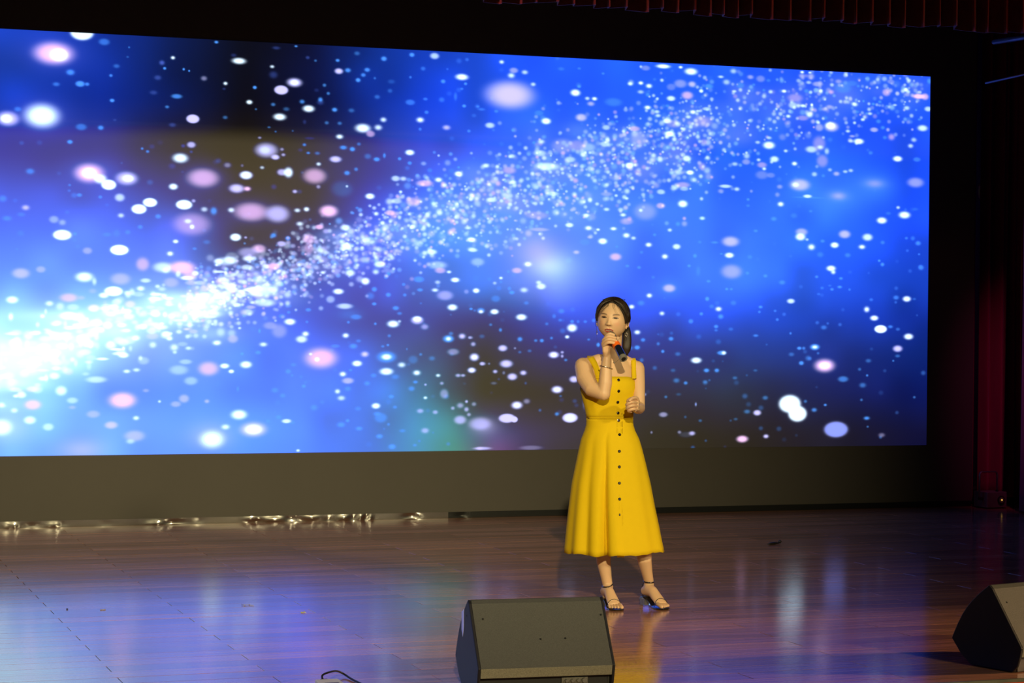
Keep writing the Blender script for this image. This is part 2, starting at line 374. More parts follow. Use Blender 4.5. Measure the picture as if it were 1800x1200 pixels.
# star field: x cm, z cm, half width mm, half height mm, tint, weight, edge (0 normal, 1 hard, 2 soft)
STARS = [
(202,340,148,84,2,10,0),(206,339,67,48,0,10,0),(222,356,92,61,0,10,1),(238,350,41,25,4,6,0),(256,347,8,8,4,6,0),(255,340,11,8,4,4,0),(247,333,25,16,4,5,0),(243,326,14,12,4,8,0),
(280,337,22,19,5,10,0),(288,341,18,14,0,10,0),(282,333,13,11,4,10,0),(296,333,10,10,4,10,0),(300,332,8,8,4,10,0),(311,327,25,19,1,6,0),(277,326,28,19,5,7,0),(337,341,57,25,0,10,0),
(327,324,18,14,0,10,0),(333,345,23,14,5,4,0),(349,322,13,11,4,10,0),(320,354,17,11,4,10,0),(326,320,14,10,5,4,0),(214,327,32,22,4,9,0),(204,318,27,16,4,6,0),(221,319,35,22,4,10,0),
(226,319,18,14,4,8,0),(244,308,19,14,4,10,0),(274,315,30,17,5,6,0),(291,313,42,18,4,8,0),(284,305,17,12,4,7,0),(345,311,24,17,0,9,0),(303,297,53,35,1,10,1),(327,299,20,14,4,6,0),
(288,292,28,17,5,6,0),(194,295,134,92,0,10,0),(170,292,82,54,1,10,0),(169,292,40,30,0,10,0),(177,299,27,19,4,6,0),(222,288,41,25,4,6,0),(236,288,23,18,4,9,0),(214,277,22,16,4,10,0),
(246,294,14,10,5,5,0),(266,274,12,11,4,8,0),(270,272,15,12,4,8,0),(302,278,36,25,1,9,0),(296,277,17,14,5,7,0),(294,268,64,39,0,10,0),(288,262,28,22,5,5,0),(228,255,111,71,2,10,0),
(228,255,54,38,0,10,0),(236,251,49,36,0,10,0),(242,247,60,41,0,10,1),(255,252,82,50,1,10,0),(256,252,41,25,0,10,0),(311,254,124,72,2,8,0),(289,247,36,25,0,10,0),(343,257,51,31,1,10,0),
(336,247,63,36,1,10,0),(344,247,31,20,2,10,0),(329,264,31,22,1,6,0),(340,264,14,13,1,5,0),(186,255,32,22,4,7,0),(214,246,12,10,4,5,0),(221,239,20,14,4,8,0),(236,238,15,12,4,7,0),
(250,238,38,30,0,8,0),(272,235,58,36,0,10,1),(264,230,61,39,0,10,1),(297,234,67,39,0,10,1),(303,220,140,83,2,6,0),(300,222,31,19,0,8,0),(303,218,20,19,0,10,0),(312,231,28,20,0,8,0),
(319,230,28,31,4,9,0),(304,237,17,14,1,8,0),(251,225,25,18,0,8,0),(278,225,22,17,4,8,0),(347,230,136,73,2,8,0),(332,231,28,20,0,9,0),(183,229,29,20,1,9,0),(170,221,34,19,4,6,0),
(180,224,29,16,4,4,0),(167,235,29,24,4,6,0),(203,221,35,27,0,5,0),(209,219,27,22,0,5,0),(209,210,73,41,0,10,1),(218,211,16,14,4,7,0),(250,200,71,39,0,10,1),(265,217,19,15,4,7,0),
(256,213,22,17,4,5,0),(241,211,33,16,4,4,0),(248,212,27,28,4,3,0),(291,207,22,15,0,8,0),(314,207,28,17,4,4,0),(335,211,40,28,0,10,0),(343,211,14,11,1,8,0),(305,202,17,11,4,6,0),
(362,338,19,13,0,9,0),(365,352,32,13,5,5,0),(380,354,14,8,4,9,0),(363,332,34,28,5,5,0),(379,327,61,35,1,10,0),(379,327,32,20,0,10,0),(369,321,58,37,1,10,1),(390,308,49,28,0,10,0),
(385,313,22,17,4,8,0),(399,315,20,20,4,9,0),(399,313,29,20,5,5,0),(402,326,16,14,4,7,0),(396,322,20,14,5,3,0),(405,320,15,13,4,7,0),(412,345,18,13,4,9,0),(413,337,35,23,1,10,0),
(420,338,25,18,4,9,0),(389,346,17,13,5,6,0),(395,344,12,10,4,6,0),(427,351,24,17,4,5,0),(435,339,24,17,4,9,0),(432,335,21,16,4,8,0),(428,331,21,17,4,10,0),(441,333,12,11,4,5,0),
(448,348,24,19,4,10,0),(470,352,22,17,4,10,0),(488,352,38,25,0,8,0),(479,342,21,17,4,5,0),(469,335,12,11,4,6,0),(495,333,20,16,4,9,0),(510,337,55,26,0,10,0),(513,332,14,12,4,7,0),
(510,328,14,10,4,6,0),(349,322,17,13,4,8,0),(345,311,23,15,0,9,0),(363,310,19,14,4,7,0),(350,306,10,8,4,6,0),(373,307,26,16,4,5,0),(368,301,52,28,0,10,0),(410,308,23,17,4,10,0),
(423,308,26,17,4,5,0),(443,319,24,17,4,5,0),(454,331,30,17,4,3,0),(453,324,21,17,4,4,0),(469,316,39,22,4,6,0),(482,309,18,14,4,7,0),(481,319,20,12,4,6,0),(494,319,24,20,4,5,0),
(505,322,15,32,4,5,0),(512,315,14,12,4,8,0),(387,298,15,17,5,4,0),(404,298,18,14,4,6,0),(414,298,19,14,4,6,0),(360,293,14,8,4,6,0),(365,290,10,8,4,6,0),(378,291,9,8,4,5,0),
(353,285,17,11,1,7,0),(432,295,65,36,0,10,0),(444,296,33,23,0,9,0),(448,302,27,20,0,9,0),(438,291,36,26,2,7,0),(477,303,33,22,0,10,0),(498,298,33,20,1,9,0),(477,296,14,13,4,6,0),
(414,288,32,20,0,10,0),(358,276,95,59,1,9,0),(357,276,43,28,0,5,0),(365,271,35,21,1,10,0),(370,277,17,14,1,7,0),(371,273,19,14,1,8,0),(387,281,17,13,4,8,0),(390,275,17,11,4,8,0),
(384,277,20,14,5,4,0),(397,275,23,14,4,6,0),(391,286,38,10,5,4,0),(411,271,50,26,1,10,0),(417,280,32,18,4,9,0),(424,279,24,19,4,10,0),(429,283,18,14,4,6,0),(398,267,22,16,0,9,0),
(355,263,20,14,0,8,0),(420,261,26,19,4,9,0),(427,264,18,16,4,7,0),(436,274,30,23,4,5,0),(443,272,27,17,4,10,0),(449,275,13,20,4,8,0),(461,273,15,13,4,9,0),(469,270,18,14,4,9,0),
(469,278,39,23,0,10,0),(480,270,24,17,0,5,0),(485,265,21,17,4,5,0),(343,257,48,31,0,9,0),(370,260,40,27,1,9,0),(375,260,38,42,0,10,0),(395,258,96,62,2,8,0),(380,246,22,16,1,9,0),
(398,250,19,16,1,7,0),(364,249,23,20,5,5,0),(438,244,39,24,0,10,0),(458,258,36,23,0,8,0),(464,258,30,19,0,8,0),(481,255,69,26,2,8,0),(492,258,33,20,0,10,0),(497,254,21,16,0,7,0),
(508,263,29,20,0,10,0),(508,268,12,10,4,8,0),(462,248,16,13,0,9,0),(459,241,42,23,0,7,0),(472,241,60,32,2,6,0),(454,232,42,22,2,8,0),(416,249,88,63,4,3,0),(420,251,12,11,0,8,0),
(406,232,76,48,2,10,0),(367,229,98,68,1,9,0),(382,232,28,18,0,9,0),(389,233,26,20,0,10,0),(384,222,32,20,0,9,0),(364,213,26,20,4,9,0),(375,211,23,18,4,9,0),(399,220,35,20,2,9,0),
(404,217,26,20,1,7,0),(370,207,37,21,1,9,0),(353,203,57,34,2,8,0),(345,200,80,39,1,7,0),(419,220,41,24,0,9,0),(431,230,19,16,0,8,0),(443,231,22,17,0,9,0),(428,235,15,11,4,6,0),
(425,231,12,11,4,6,0),(448,224,21,17,0,9,0),(461,235,18,14,4,8,0),(391,211,47,37,2,7,0),(391,204,35,48,2,6,0),(420,206,47,31,0,10,0),(518,213,31,20,0,9,0),(519,206,34,15,0,6,0),
(487,203,45,22,0,9,0),(336,211,40,27,0,10,0),(361,202,14,11,1,7,0),(549,325,207,111,6,10,0),(542,350,22,16,0,9,0),(552,344,37,22,1,7,0),(550,340,31,22,0,9,0),(561,343,28,18,0,8,0),
(568,334,23,16,0,8,0),(513,332,12,9,4,6,0),(603,329,44,28,0,10,0),(606,334,17,13,4,9,0),(613,325,22,15,0,8,0),(619,325,25,16,0,10,0),(616,321,32,19,1,8,0),(635,323,74,33,4,5,0),
(608,310,48,30,1,9,0),(629,303,35,21,0,7,0),(634,307,21,18,4,6,0),(638,308,14,10,4,6,0),(579,306,41,26,0,10,0),(573,312,38,21,4,5,0),(576,309,22,15,4,5,0),(533,301,40,23,0,8,0),
(552,298,17,13,4,9,0),(575,290,31,19,0,8,0),(569,289,16,12,4,7,0),(578,294,16,15,4,5,0),(516,296,15,12,4,7,0),(512,315,17,12,4,7,0),(523,315,14,9,4,6,0),(526,313,31,12,4,5,0),
(538,312,18,13,4,6,0),(520,308,21,15,4,3,0),(591,347,28,15,4,4,0),(606,348,16,10,4,5,0),(626,345,14,10,4,6,0),(677,353,65,18,0,10,0),(692,353,20,12,0,10,0),(701,350,59,29,0,10,0),
(662,351,39,21,1,5,0),(649,338,24,16,0,9,0),(658,339,24,16,0,10,0),(665,337,29,19,0,10,0),(658,332,29,16,0,7,0),(664,330,18,15,4,7,0),(676,342,18,15,0,8,0),(692,340,56,33,1,6,0),
(702,340,33,24,1,7,0),(698,331,52,33,2,8,0),(684,328,39,22,0,9,0),(684,337,39,27,1,4,0),(710,335,18,15,0,8,0),(716,339,33,18,4,6,0),(664,320,31,18,0,10,0),(672,327,16,13,0,7,0),
(672,317,26,16,0,8,0),(673,314,26,15,0,8,0),(681,322,20,13,4,7,0),(703,318,30,18,0,10,0),(699,314,26,15,0,8,0),(708,319,23,12,0,7,0),(715,321,40,15,0,7,0),(683,300,49,25,0,10,0),
(681,310,42,21,0,8,0),(686,308,65,33,2,4,0),(690,308,29,21,0,7,0),(695,304,20,18,0,8,0),(653,303,48,21,2,7,0),(657,295,71,66,1,5,0),(649,274,39,24,0,10,0),(698,281,39,26,0,9,0),
(701,270,36,20,0,10,0),(712,311,82,45,2,4,0),(614,287,64,33,0,5,0),(628,290,38,24,0,7,0),(593,287,95,59,1,5,0),(605,288,63,44,2,4,0),(580,271,110,32,0,8,0),(574,281,56,26,0,7,0),
(599,277,47,24,0,7,0),(551,278,31,18,0,8,0),(530,270,31,19,0,9,0),(549,267,56,29,2,6,0),(508,263,34,20,0,9,0),(536,258,31,17,1,7,0),(552,258,31,18,0,9,0),(535,244,43,20,0,8,0),
(585,250,53,18,0,7,0),(695,260,62,24,2,6,0),(696,257,39,18,0,6,0),(687,257,29,20,0,7,0),(676,254,36,21,0,7,0),(672,259,32,24,1,5,0),(695,245,44,30,0,10,0),(676,243,39,24,2,7,0),
(663,238,97,66,1,5,0),(659,239,19,15,0,8,0),(647,230,55,27,2,5,0),(630,239,27,15,0,8,0),(642,239,26,18,0,7,0),(646,238,19,12,4,8,0),(644,235,27,16,0,9,0),(613,234,32,15,0,9,0),
(618,233,32,30,1,4,0),(616,246,22,21,0,9,0),(622,243,19,15,0,7,0),(630,251,48,18,1,5,0),(638,250,16,12,0,8,0),(647,248,18,13,0,8,0),(574,222,78,15,1,6,0),(572,233,94,29,2,4,0),
(599,226,35,19,0,9,0),(615,224,32,19,0,10,0),(623,223,18,12,0,9,0),(636,224,29,15,0,10,0),(647,219,32,21,0,10,0),(653,217,23,15,0,8,0),(616,217,22,13,1,6,0),(627,214,40,25,0,10,0),
(612,213,44,24,4,4,0),(666,212,29,19,0,10,0),(690,211,36,23,0,9,0),(684,224,21,15,0,8,0),(691,229,21,18,4,8,0),(712,234,23,17,4,8,0),(671,220,16,12,4,7,0),(680,203,29,21,0,10,0),
(638,202,51,30,2,8,0),(639,210,14,12,4,6,0),(605,205,28,16,1,8,0),(648,195,18,12,4,7,0),(658,194,18,13,4,7,0),(660,206,16,13,4,5,0),(706,204,18,17,4,6,0),(701,196,15,11,4,6,0),
(565,195,34,21,0,10,0),(556,190,43,23,2,7,0),(519,213,31,17,0,10,0),(520,205,40,16,0,8,0),(516,222,28,15,0,8,0),(524,196,55,32,0,5,0),(582,194,204,118,0,6,2),(572,206,203,147,2,4,2),
(738,352,30,21,0,7,0),(727,347,27,12,0,8,0),(732,343,33,23,0,7,0),(702,340,33,21,1,7,0),(717,339,36,21,4,6,0),(710,335,20,15,0,8,0),(744,341,37,24,4,6,0),(753,348,30,18,1,7,0),
(762,347,40,27,1,5,0),(769,346,20,14,4,5,0),(739,336,20,12,0,8,0),(756,342,15,12,4,6,0),(783,338,25,15,0,10,0),(771,337,22,17,0,8,0),(765,338,15,12,4,6,0),(799,354,20,12,0,10,0),
(806,354,17,9,0,9,0),(799,351,31,21,1,7,0),(796,347,24,18,0,6,0),(805,346,27,15,0,7,0),(813,345,48,21,1,7,0),(826,345,21,17,0,7,0),(836,343,76,43,4,5,0),(832,348,31,18,1,6,0),
(844,347,52,22,4,4,0),(847,330,30,19,0,9,0),(803,339,24,17,4,7,0),(793,333,68,34,2,5,0),(791,327,41,28,0,7,0),(800,327,31,14,0,9,0),(808,328,15,14,0,10,0),(806,320,34,25,0,9,0),
(800,317,51,21,2,5,0),(820,325,34,18,1,7,0),(824,327,34,18,1,7,0),(787,318,24,15,0,9,0),(826,311,65,40,1,10,0),(825,312,45,28,0,10,0),(815,310,38,31,1,7,0),(841,308,23,14,0,8,0),
(847,315,17,14,0,8,0),(855,318,17,14,0,8,0),(869,317,24,17,4,7,0),(873,312,21,16,4,7,0),(865,310,38,20,1,8,0),(845,304,28,12,1,7,0),(851,300,49,25,0,10,0),(844,300,28,15,0,7,0),
(875,304,21,16,4,6,0),(910,313,50,27,0,9,0),(907,320,18,11,4,6,0),(902,303,28,19,0,7,0),(899,298,27,19,0,8,0),(905,287,35,19,4,6,0),(887,287,46,25,0,10,0),(862,291,21,16,4,6,0),
(770,294,56,32,0,10,0),(770,300,24,14,0,7,0),(775,283,41,26,0,9,0),(793,280,27,18,0,10,0),(785,290,20,14,0,8,0),(782,301,34,27,1,4,0),(760,296,24,14,0,7,0),(764,278,44,24,2,6,0),
(761,282,20,14,0,8,0),(766,275,20,14,0,9,0),(750,280,37,23,1,6,0),(740,278,30,17,0,7,0),(764,270,57,34,1,4,0),(772,270,37,21,1,4,0),(811,272,27,20,0,7,0),(819,271,17,14,4,6,0),
(825,276,21,15,0,6,0),(831,273,31,19,1,8,0),(839,275,24,14,0,7,0),(844,276,24,15,0,7,0),(818,283,52,52,2,5,0),(808,292,55,28,0,8,0),(815,297,58,61,2,5,0),(816,294,31,18,0,8,0),
(822,291,24,28,0,7,0),(798,263,92,49,1,9,0),(794,263,34,21,0,9,0),(805,254,41,15,0,9,0),(806,253,137,8,4,5,0),(833,255,86,40,1,7,2),(833,253,225,108,4,4,2),(866,266,105,43,1,6,2),
(864,264,245,124,4,4,2),(904,268,78,41,1,7,0),(780,261,27,18,1,6,0),(781,247,30,21,0,10,0),(732,260,57,15,0,8,0),(742,258,27,17,0,8,0),(728,256,27,18,1,6,0),(716,264,30,18,4,5,0),
(752,250,15,12,4,8,0),(752,245,17,12,4,5,0),(712,234,26,15,0,8,0),(775,235,27,18,4,8,0),(793,238,31,21,4,4,0),(759,225,20,12,4,7,0),(808,242,17,12,4,5,0),(873,236,49,28,0,10,0),
(894,241,57,31,0,10,0),(888,247,19,14,0,8,0),(879,242,25,14,4,4,0),(904,246,28,14,4,3,0),(800,225,55,31,1,8,0),(799,221,48,31,0,10,0),(805,219,17,12,0,7,0),(809,213,34,26,0,10,0),
(819,218,21,14,4,7,0),(839,224,55,34,1,9,0),(860,222,49,31,0,9,0),(830,215,40,25,0,10,0),(855,214,33,20,0,10,0),(874,218,21,16,4,6,0),(907,218,27,19,4,8,0),(902,222,21,19,4,5,0),
(896,222,16,12,4,6,0),(737,216,77,42,1,9,0),(723,215,33,11,4,7,0),(710,215,16,12,4,5,0),(736,205,42,23,0,10,0),(729,206,15,8,4,7,0),(706,204,16,14,4,7,0),(817,207,31,23,4,5,0),
(842,207,28,19,4,6,0),(754,204,23,17,4,5,0),(738,192,93,58,1,7,0),(738,192,250,167,4,2,2),(752,191,18,14,4,7,0),(768,189,20,14,4,8,0),(827,196,45,25,0,10,0),(829,193,24,19,0,9,0),
(836,188,19,12,4,8,0),(871,203,14,11,4,9,0),(874,200,19,16,4,9,0),(910,198,28,22,4,7,0),(908,209,12,9,4,6,0),(814,189,14,11,4,5,0),(709,192,20,39,4,4,0),(701,196,15,12,4,6,0),
(783,184,29,17,4,4,0),(718,184,18,12,4,5,0),(876,341,39,31,2,7,0),(874,352,28,22,0,6,0),(880,350,35,19,1,5,0),(894,344,26,20,0,10,0),(895,340,32,17,1,6,0),(906,339,60,22,2,10,0),
(912,339,36,28,2,8,0),(897,352,21,14,0,6,0),(895,329,30,19,0,8,0),(915,329,36,22,0,8,0),(916,352,25,25,4,8,0),(870,333,17,14,4,7,0),(864,331,17,12,4,8,0),(877,330,14,9,4,7,0),
(884,331,21,11,0,7,0),(861,323,24,14,0,8,0),(858,323,14,11,4,7,0),(849,324,24,12,4,6,0),(855,333,12,11,4,8,0),(850,345,16,12,4,6,0),(820,318,27,17,4,5,0),(776,306,17,11,4,7,0),
(250,200,69,39,0,10,1),(291,207,20,14,0,8,0),(287,198,26,19,0,10,0),(227,199,35,25,1,6,0),(194,185,35,24,1,6,0),(180,182,64,38,1,8,0),(225,180,68,38,0,10,0),(251,179,74,44,1,7,0),
(246,170,74,39,0,10,1),(239,167,38,21,0,10,0),(256,169,28,18,0,8,0),(267,190,50,50,2,7,0),(282,188,78,39,0,8,0),(296,188,101,50,2,10,0),(302,183,56,39,2,7,0),(306,184,28,19,0,10,0),
(284,186,31,25,0,9,0),(288,177,56,36,1,6,0),(293,183,22,25,0,8,0),(278,174,21,15,0,8,0),(174,163,45,27,0,10,0),(214,165,68,33,2,7,0),(223,165,27,16,1,5,0),(214,152,68,30,2,8,0),
(222,151,41,23,0,10,0),(206,147,30,18,0,8,0),(223,145,54,19,2,8,0),(233,147,54,27,2,5,0),(201,140,24,15,0,7,0),(231,157,29,18,0,10,0),(241,159,25,22,1,7,0),(231,170,30,19,1,4,0),
(328,193,85,34,0,7,0),(323,193,37,22,0,9,0),(287,136,26,17,0,10,0),(294,141,25,17,0,8,0),(301,129,25,15,0,8,0),(291,126,18,14,0,7,0),(322,133,34,20,0,10,0),(334,136,40,31,1,7,0),
(325,141,34,34,0,6,0),(316,154,99,28,0,7,0),(339,144,14,11,0,8,0),(344,117,47,28,0,10,0),(328,116,37,20,0,10,0),(333,112,21,14,0,9,0),(316,114,79,53,2,8,0),(256,112,28,15,0,9,0),
(263,113,28,15,0,8,0),(234,106,76,25,0,7,0),(294,113,70,36,0,5,0),(303,105,51,31,0,5,0),(299,119,48,19,0,5,0),(209,98,43,36,0,9,0),(181,95,35,23,0,9,0),(167,88,26,19,0,9,0),
(176,84,27,19,0,8,0),(189,88,62,38,2,8,0),(187,77,45,30,0,9,0),(200,72,40,27,0,7,0),(217,91,41,23,0,6,0),(217,86,27,14,1,5,0),(253,91,104,61,2,10,0),(245,73,49,28,1,9,0),
(232,81,49,27,1,6,0),(263,78,25,17,0,9,0),(280,90,13,11,0,8,0),(315,90,20,15,1,7,0),(298,92,39,31,1,7,0),(292,88,39,22,1,6,0),(262,65,77,41,1,7,0),(259,61,33,19,0,6,0),
(224,55,190,96,1,6,2),(167,72,80,60,0,10,0),(171,72,199,136,0,5,2),(319,62,99,70,0,10,0),(318,64,184,112,1,5,2),(329,71,34,21,0,9,0),(339,80,64,38,0,10,0),(338,99,11,20,4,6,0),
(341,125,13,11,4,8,0),(270,98,25,14,1,5,0),(350,69,103,56,1,10,0),(350,69,66,37,0,10,0),(332,194,57,28,0,8,0),(344,189,43,22,0,7,0),(364,190,49,28,2,9,0),(354,180,43,34,0,6,0),
(358,172,100,48,0,8,0),(358,163,86,31,0,8,0),(402,186,23,14,0,9,0),(423,186,41,26,0,9,0),(435,180,36,29,0,10,0),(443,187,27,20,0,8,0),(446,193,45,26,0,9,0),(477,182,42,23,4,8,0),
(492,193,76,32,0,6,0),(494,189,45,23,2,7,0),(501,188,21,13,0,9,0),(506,182,37,20,0,10,0),(492,180,24,16,0,7,0),(498,170,67,38,1,7,0),(523,174,28,17,0,10,0),(490,174,30,16,0,9,0),
(478,174,24,13,4,9,0),(466,170,16,13,4,7,0),(453,170,21,17,4,9,0),(442,174,22,19,4,9,0),(465,178,15,12,4,7,0),(453,186,18,17,4,9,0),(451,183,15,11,4,8,0),(442,163,19,13,4,9,0),
(439,169,33,29,4,5,0),(414,172,44,23,0,10,0),(419,161,65,23,0,8,0),(428,153,44,20,4,6,0),(423,155,103,51,4,3,2),(408,166,35,28,0,6,0),(377,149,46,25,0,10,0),(371,153,26,17,4,7,0),
(391,158,22,14,4,8,0),(376,156,14,11,4,7,0),(390,149,12,10,4,6,0),(362,146,52,28,1,5,0),(369,142,58,51,1,5,0),(354,142,11,17,4,9,0),(386,136,46,28,0,9,0),(389,140,29,21,0,10,0),
(357,132,32,18,0,9,0),(353,126,23,15,4,8,0),(341,125,13,11,4,8,0),(333,112,21,14,0,9,0),(420,139,28,20,0,10,0),(426,131,32,20,4,8,0),(412,131,35,14,4,5,0),(430,135,21,13,4,5,0),
(454,139,15,13,4,6,0),(457,148,51,29,0,10,0),(462,150,15,12,0,7,0),(476,151,51,32,1,10,0),(476,152,36,20,0,10,0),(482,146,33,23,1,7,0),(459,160,27,17,4,9,0),(462,156,21,13,4,6,0),
(422,149,13,11,4,7,0),(443,148,12,11,4,8,0),(504,161,43,26,0,10,0),(527,158,25,17,0,10,0),(519,160,14,9,4,6,0),(501,137,46,29,4,10,0),(501,137,24,17,0,10,0),(503,141,21,15,4,6,0),
(512,139,31,23,1,10,0),(519,138,20,13,1,6,0),(521,133,23,19,1,8,0),(505,127,49,26,1,6,0),(522,123,41,32,1,10,0),(522,123,25,17,0,10,0),(528,118,20,15,1,8,0),(520,113,37,23,1,10,0),
(520,113,21,15,0,10,0),(509,109,24,15,1,8,0),(513,109,21,13,1,8,0),(401,122,131,80,2,9,0),(402,123,73,37,3,6,0),(393,125,15,11,0,7,0),(398,121,20,17,0,9,0),(429,118,41,24,0,10,0),
(435,125,33,23,1,10,0),(452,123,75,43,4,10,0),(452,123,42,23,0,10,0),(464,117,34,22,0,9,0),(452,112,57,29,0,10,0),(476,111,33,22,0,10,0),(459,108,33,20,4,5,0),(418,110,28,20,0,10,0),
(422,105,47,24,1,8,0),(422,99,27,19,4,6,0),(414,97,23,19,0,9,0),(417,92,32,20,0,8,0),(437,103,24,17,4,7,0),(442,109,24,16,4,6,0),(424,113,15,11,4,6,0),(475,104,21,13,4,8,0),
(472,99,27,20,4,7,0),(493,109,21,14,0,9,0),(496,103,18,14,1,7,0),(483,102,12,10,1,8,0),(483,92,18,13,0,9,0),(498,95,36,38,1,6,0),(456,93,21,14,4,8,0),(459,85,18,13,4,6,0),
(444,86,36,23,0,10,0),(445,80,30,17,4,7,0),(448,77,51,37,4,6,0),(454,72,13,12,4,6,0),(430,84,24,16,4,5,0),(396,85,29,23,4,6,0),(388,101,17,14,4,8,0),(372,94,23,17,4,6,0),
(366,98,29,20,4,6,0),(376,112,23,18,4,7,0),(380,117,23,14,4,5,0),(379,109,12,10,4,5,0),(369,78,22,16,4,8,0),(361,75,17,14,4,7,0),(375,75,38,17,0,9,0),(379,74,23,13,4,6,0),
(417,72,32,20,4,8,0),(422,75,16,13,4,8,0),(431,69,27,16,4,8,0),(447,63,27,17,4,9,0),(457,55,30,20,4,9,0),(384,53,16,11,0,9,0),(479,82,30,19,1,7,0),(491,81,24,17,1,7,0),
(483,67,33,22,1,7,0),(465,67,27,14,4,5,0),(475,56,18,12,4,5,0),(505,84,18,15,1,7,0),(511,86,31,23,1,7,0),(516,89,14,13,1,9,0),(522,87,21,17,1,6,0),(516,83,21,20,1,8,0),
(518,79,18,15,1,7,0),(511,75,52,35,1,8,0),(527,72,92,50,1,7,0),(488,122,27,19,4,5,0),(473,121,39,32,4,4,0),(479,125,14,12,4,6,0),(468,129,8,10,4,5,0),(453,132,12,10,4,8,0),
(449,131,15,10,4,6,0),(527,53,31,12,2,7,0),(576,178,41,25,0,9,0),(574,181,25,16,0,8,0),(543,184,17,12,0,9,0),(549,189,14,12,4,7,0),(543,181,12,9,4,6,0),(552,173,23,15,4,10,0),
(550,176,15,15,4,7,0),(562,175,34,21,0,8,0),(538,180,17,13,0,6,0),(527,159,31,19,4,10,0),(519,160,15,10,4,7,0),(538,158,37,22,0,10,0),(560,154,47,26,0,10,0),(539,168,37,26,4,5,0),
(523,174,25,19,0,10,0),(564,165,22,15,4,5,0),(587,177,28,12,4,5,0),(593,159,27,19,4,6,0),(587,155,17,18,4,5,0),(592,152,17,13,4,5,0),(602,146,44,33,0,10,0),(602,151,17,13,4,8,0),
(607,151,14,13,4,5,0),(613,151,16,12,4,6,0),(620,152,16,15,4,6,0),(598,139,21,15,0,10,0),(616,137,14,10,4,6,0),(624,133,16,18,4,10,0),(581,149,16,13,4,5,0),(585,138,14,12,4,7,0),
(577,136,19,15,4,9,0),(572,136,16,12,4,7,0),(559,137,23,19,4,9,0),(543,144,15,16,4,8,0),(535,148,15,12,4,6,0),(528,139,25,17,4,4,0),(518,138,15,12,1,6,0),(555,130,12,10,1,6,0),
(559,127,16,12,4,5,0),(567,128,19,13,4,5,0),(545,130,40,26,1,10,0),(548,118,56,32,1,10,0),(562,111,31,21,1,10,0),(553,108,43,29,1,10,0),(539,112,22,16,1,9,0),(546,111,14,15,1,5,0),
(529,118,25,15,1,8,0),(534,118,12,10,1,5,0),(587,125,47,28,1,10,0),(587,125,28,18,0,10,0),(594,127,16,12,1,8,0),(594,124,14,15,1,8,0),(597,121,16,12,4,7,0),(590,98,50,31,1,10,0),
(590,98,32,19,0,10,0),(604,106,41,27,1,10,0),(557,86,50,32,1,10,0),(557,86,31,21,0,10,0),(565,89,31,22,1,6,0),(576,82,14,13,4,5,0),(549,76,74,38,1,10,1),(555,75,31,25,1,10,1),
(601,76,70,41,1,10,1),(601,76,47,30,0,6,0),(590,79,20,16,4,8,0),(564,103,12,12,4,4,0),(538,103,28,13,1,4,0),(613,87,19,50,1,4,0),(593,93,14,10,4,5,0),(530,70,123,73,1,5,2),
(529,53,77,12,1,8,0),(569,53,94,18,1,4,0),(657,143,29,19,0,10,0),(662,137,21,16,4,8,0),(675,134,16,15,4,6,0),(686,138,23,17,4,9,0),(657,131,26,18,4,10,0),(679,128,16,14,4,9,0),
(692,126,26,17,4,5,0),(667,172,26,19,0,10,0),(684,178,56,33,1,9,0),(684,178,122,83,4,4,2),(660,166,32,21,4,6,0),(652,163,26,18,0,10,0),(678,158,24,18,0,9,0),(712,158,17,14,4,6,0),
(703,152,21,18,4,5,0),(717,170,18,17,4,8,0),(691,105,29,20,4,6,0),(699,103,20,14,4,5,0),(693,94,23,12,4,3,0),(682,92,15,12,4,6,0),(708,86,10,18,1,6,0),(680,78,39,21,1,7,0),
(694,64,18,14,1,6,0),(705,63,30,18,1,7,0),(670,64,11,12,1,6,0),(661,121,19,18,4,5,0),(664,94,15,13,1,6,0),(716,104,23,15,4,5,0),(688,113,23,15,4,4,0),(727,162,30,20,0,10,0),
(721,164,23,17,4,5,0),(729,156,25,20,4,9,0),(717,170,17,15,4,9,0),(740,167,27,20,4,5,0),(712,158,15,12,4,6,0),(703,152,21,18,4,5,0),(725,148,20,15,4,9,0),(725,145,17,11,4,5,0),
(738,146,23,15,4,4,0),(764,164,19,12,4,9,0),(763,160,13,11,4,7,0),(777,161,14,11,4,6,0),(779,154,15,12,4,7,0),(791,169,37,21,0,9,0),(760,141,25,12,4,7,0),(791,143,12,11,4,7,0),
(821,148,29,19,4,6,0),(730,127,40,18,4,9,0),(732,127,23,17,0,10,0),(708,121,49,26,0,10,0),(717,113,26,17,4,10,0),(726,113,23,17,4,9,0),(742,107,23,14,4,5,0),(716,103,23,17,4,4,0),
(699,103,16,14,4,6,0),(760,113,20,11,4,4,0),(813,132,45,26,4,10,0),(813,132,27,15,0,10,0),(799,131,22,14,4,10,0),(803,131,17,14,4,7,0),(792,126,27,17,4,5,0),(807,123,27,22,4,5,0),
(801,119,24,18,4,10,0),(816,127,14,12,4,5,0),(822,117,96,56,2,10,0),(822,117,52,28,0,7,0),(839,106,49,25,4,7,0),(857,101,33,22,4,6,0),(854,114,17,14,4,5,0),(862,121,28,17,4,5,0),
(861,109,12,11,4,8,0),(856,89,14,12,4,6,0),(905,91,14,11,4,6,0),(791,86,109,80,0,10,1),(798,78,92,71,0,10,1),(805,88,17,14,4,6,0),(813,81,27,18,4,8,0),(823,85,16,11,4,9,0),
(769,91,27,18,4,6,0),(753,80,30,18,4,6,0),(762,79,37,24,1,10,0),(770,60,27,18,1,10,0),(749,58,55,30,2,10,0),(833,65,118,70,7,10,1),(861,74,30,16,4,9,0),(862,67,12,9,4,6,0),
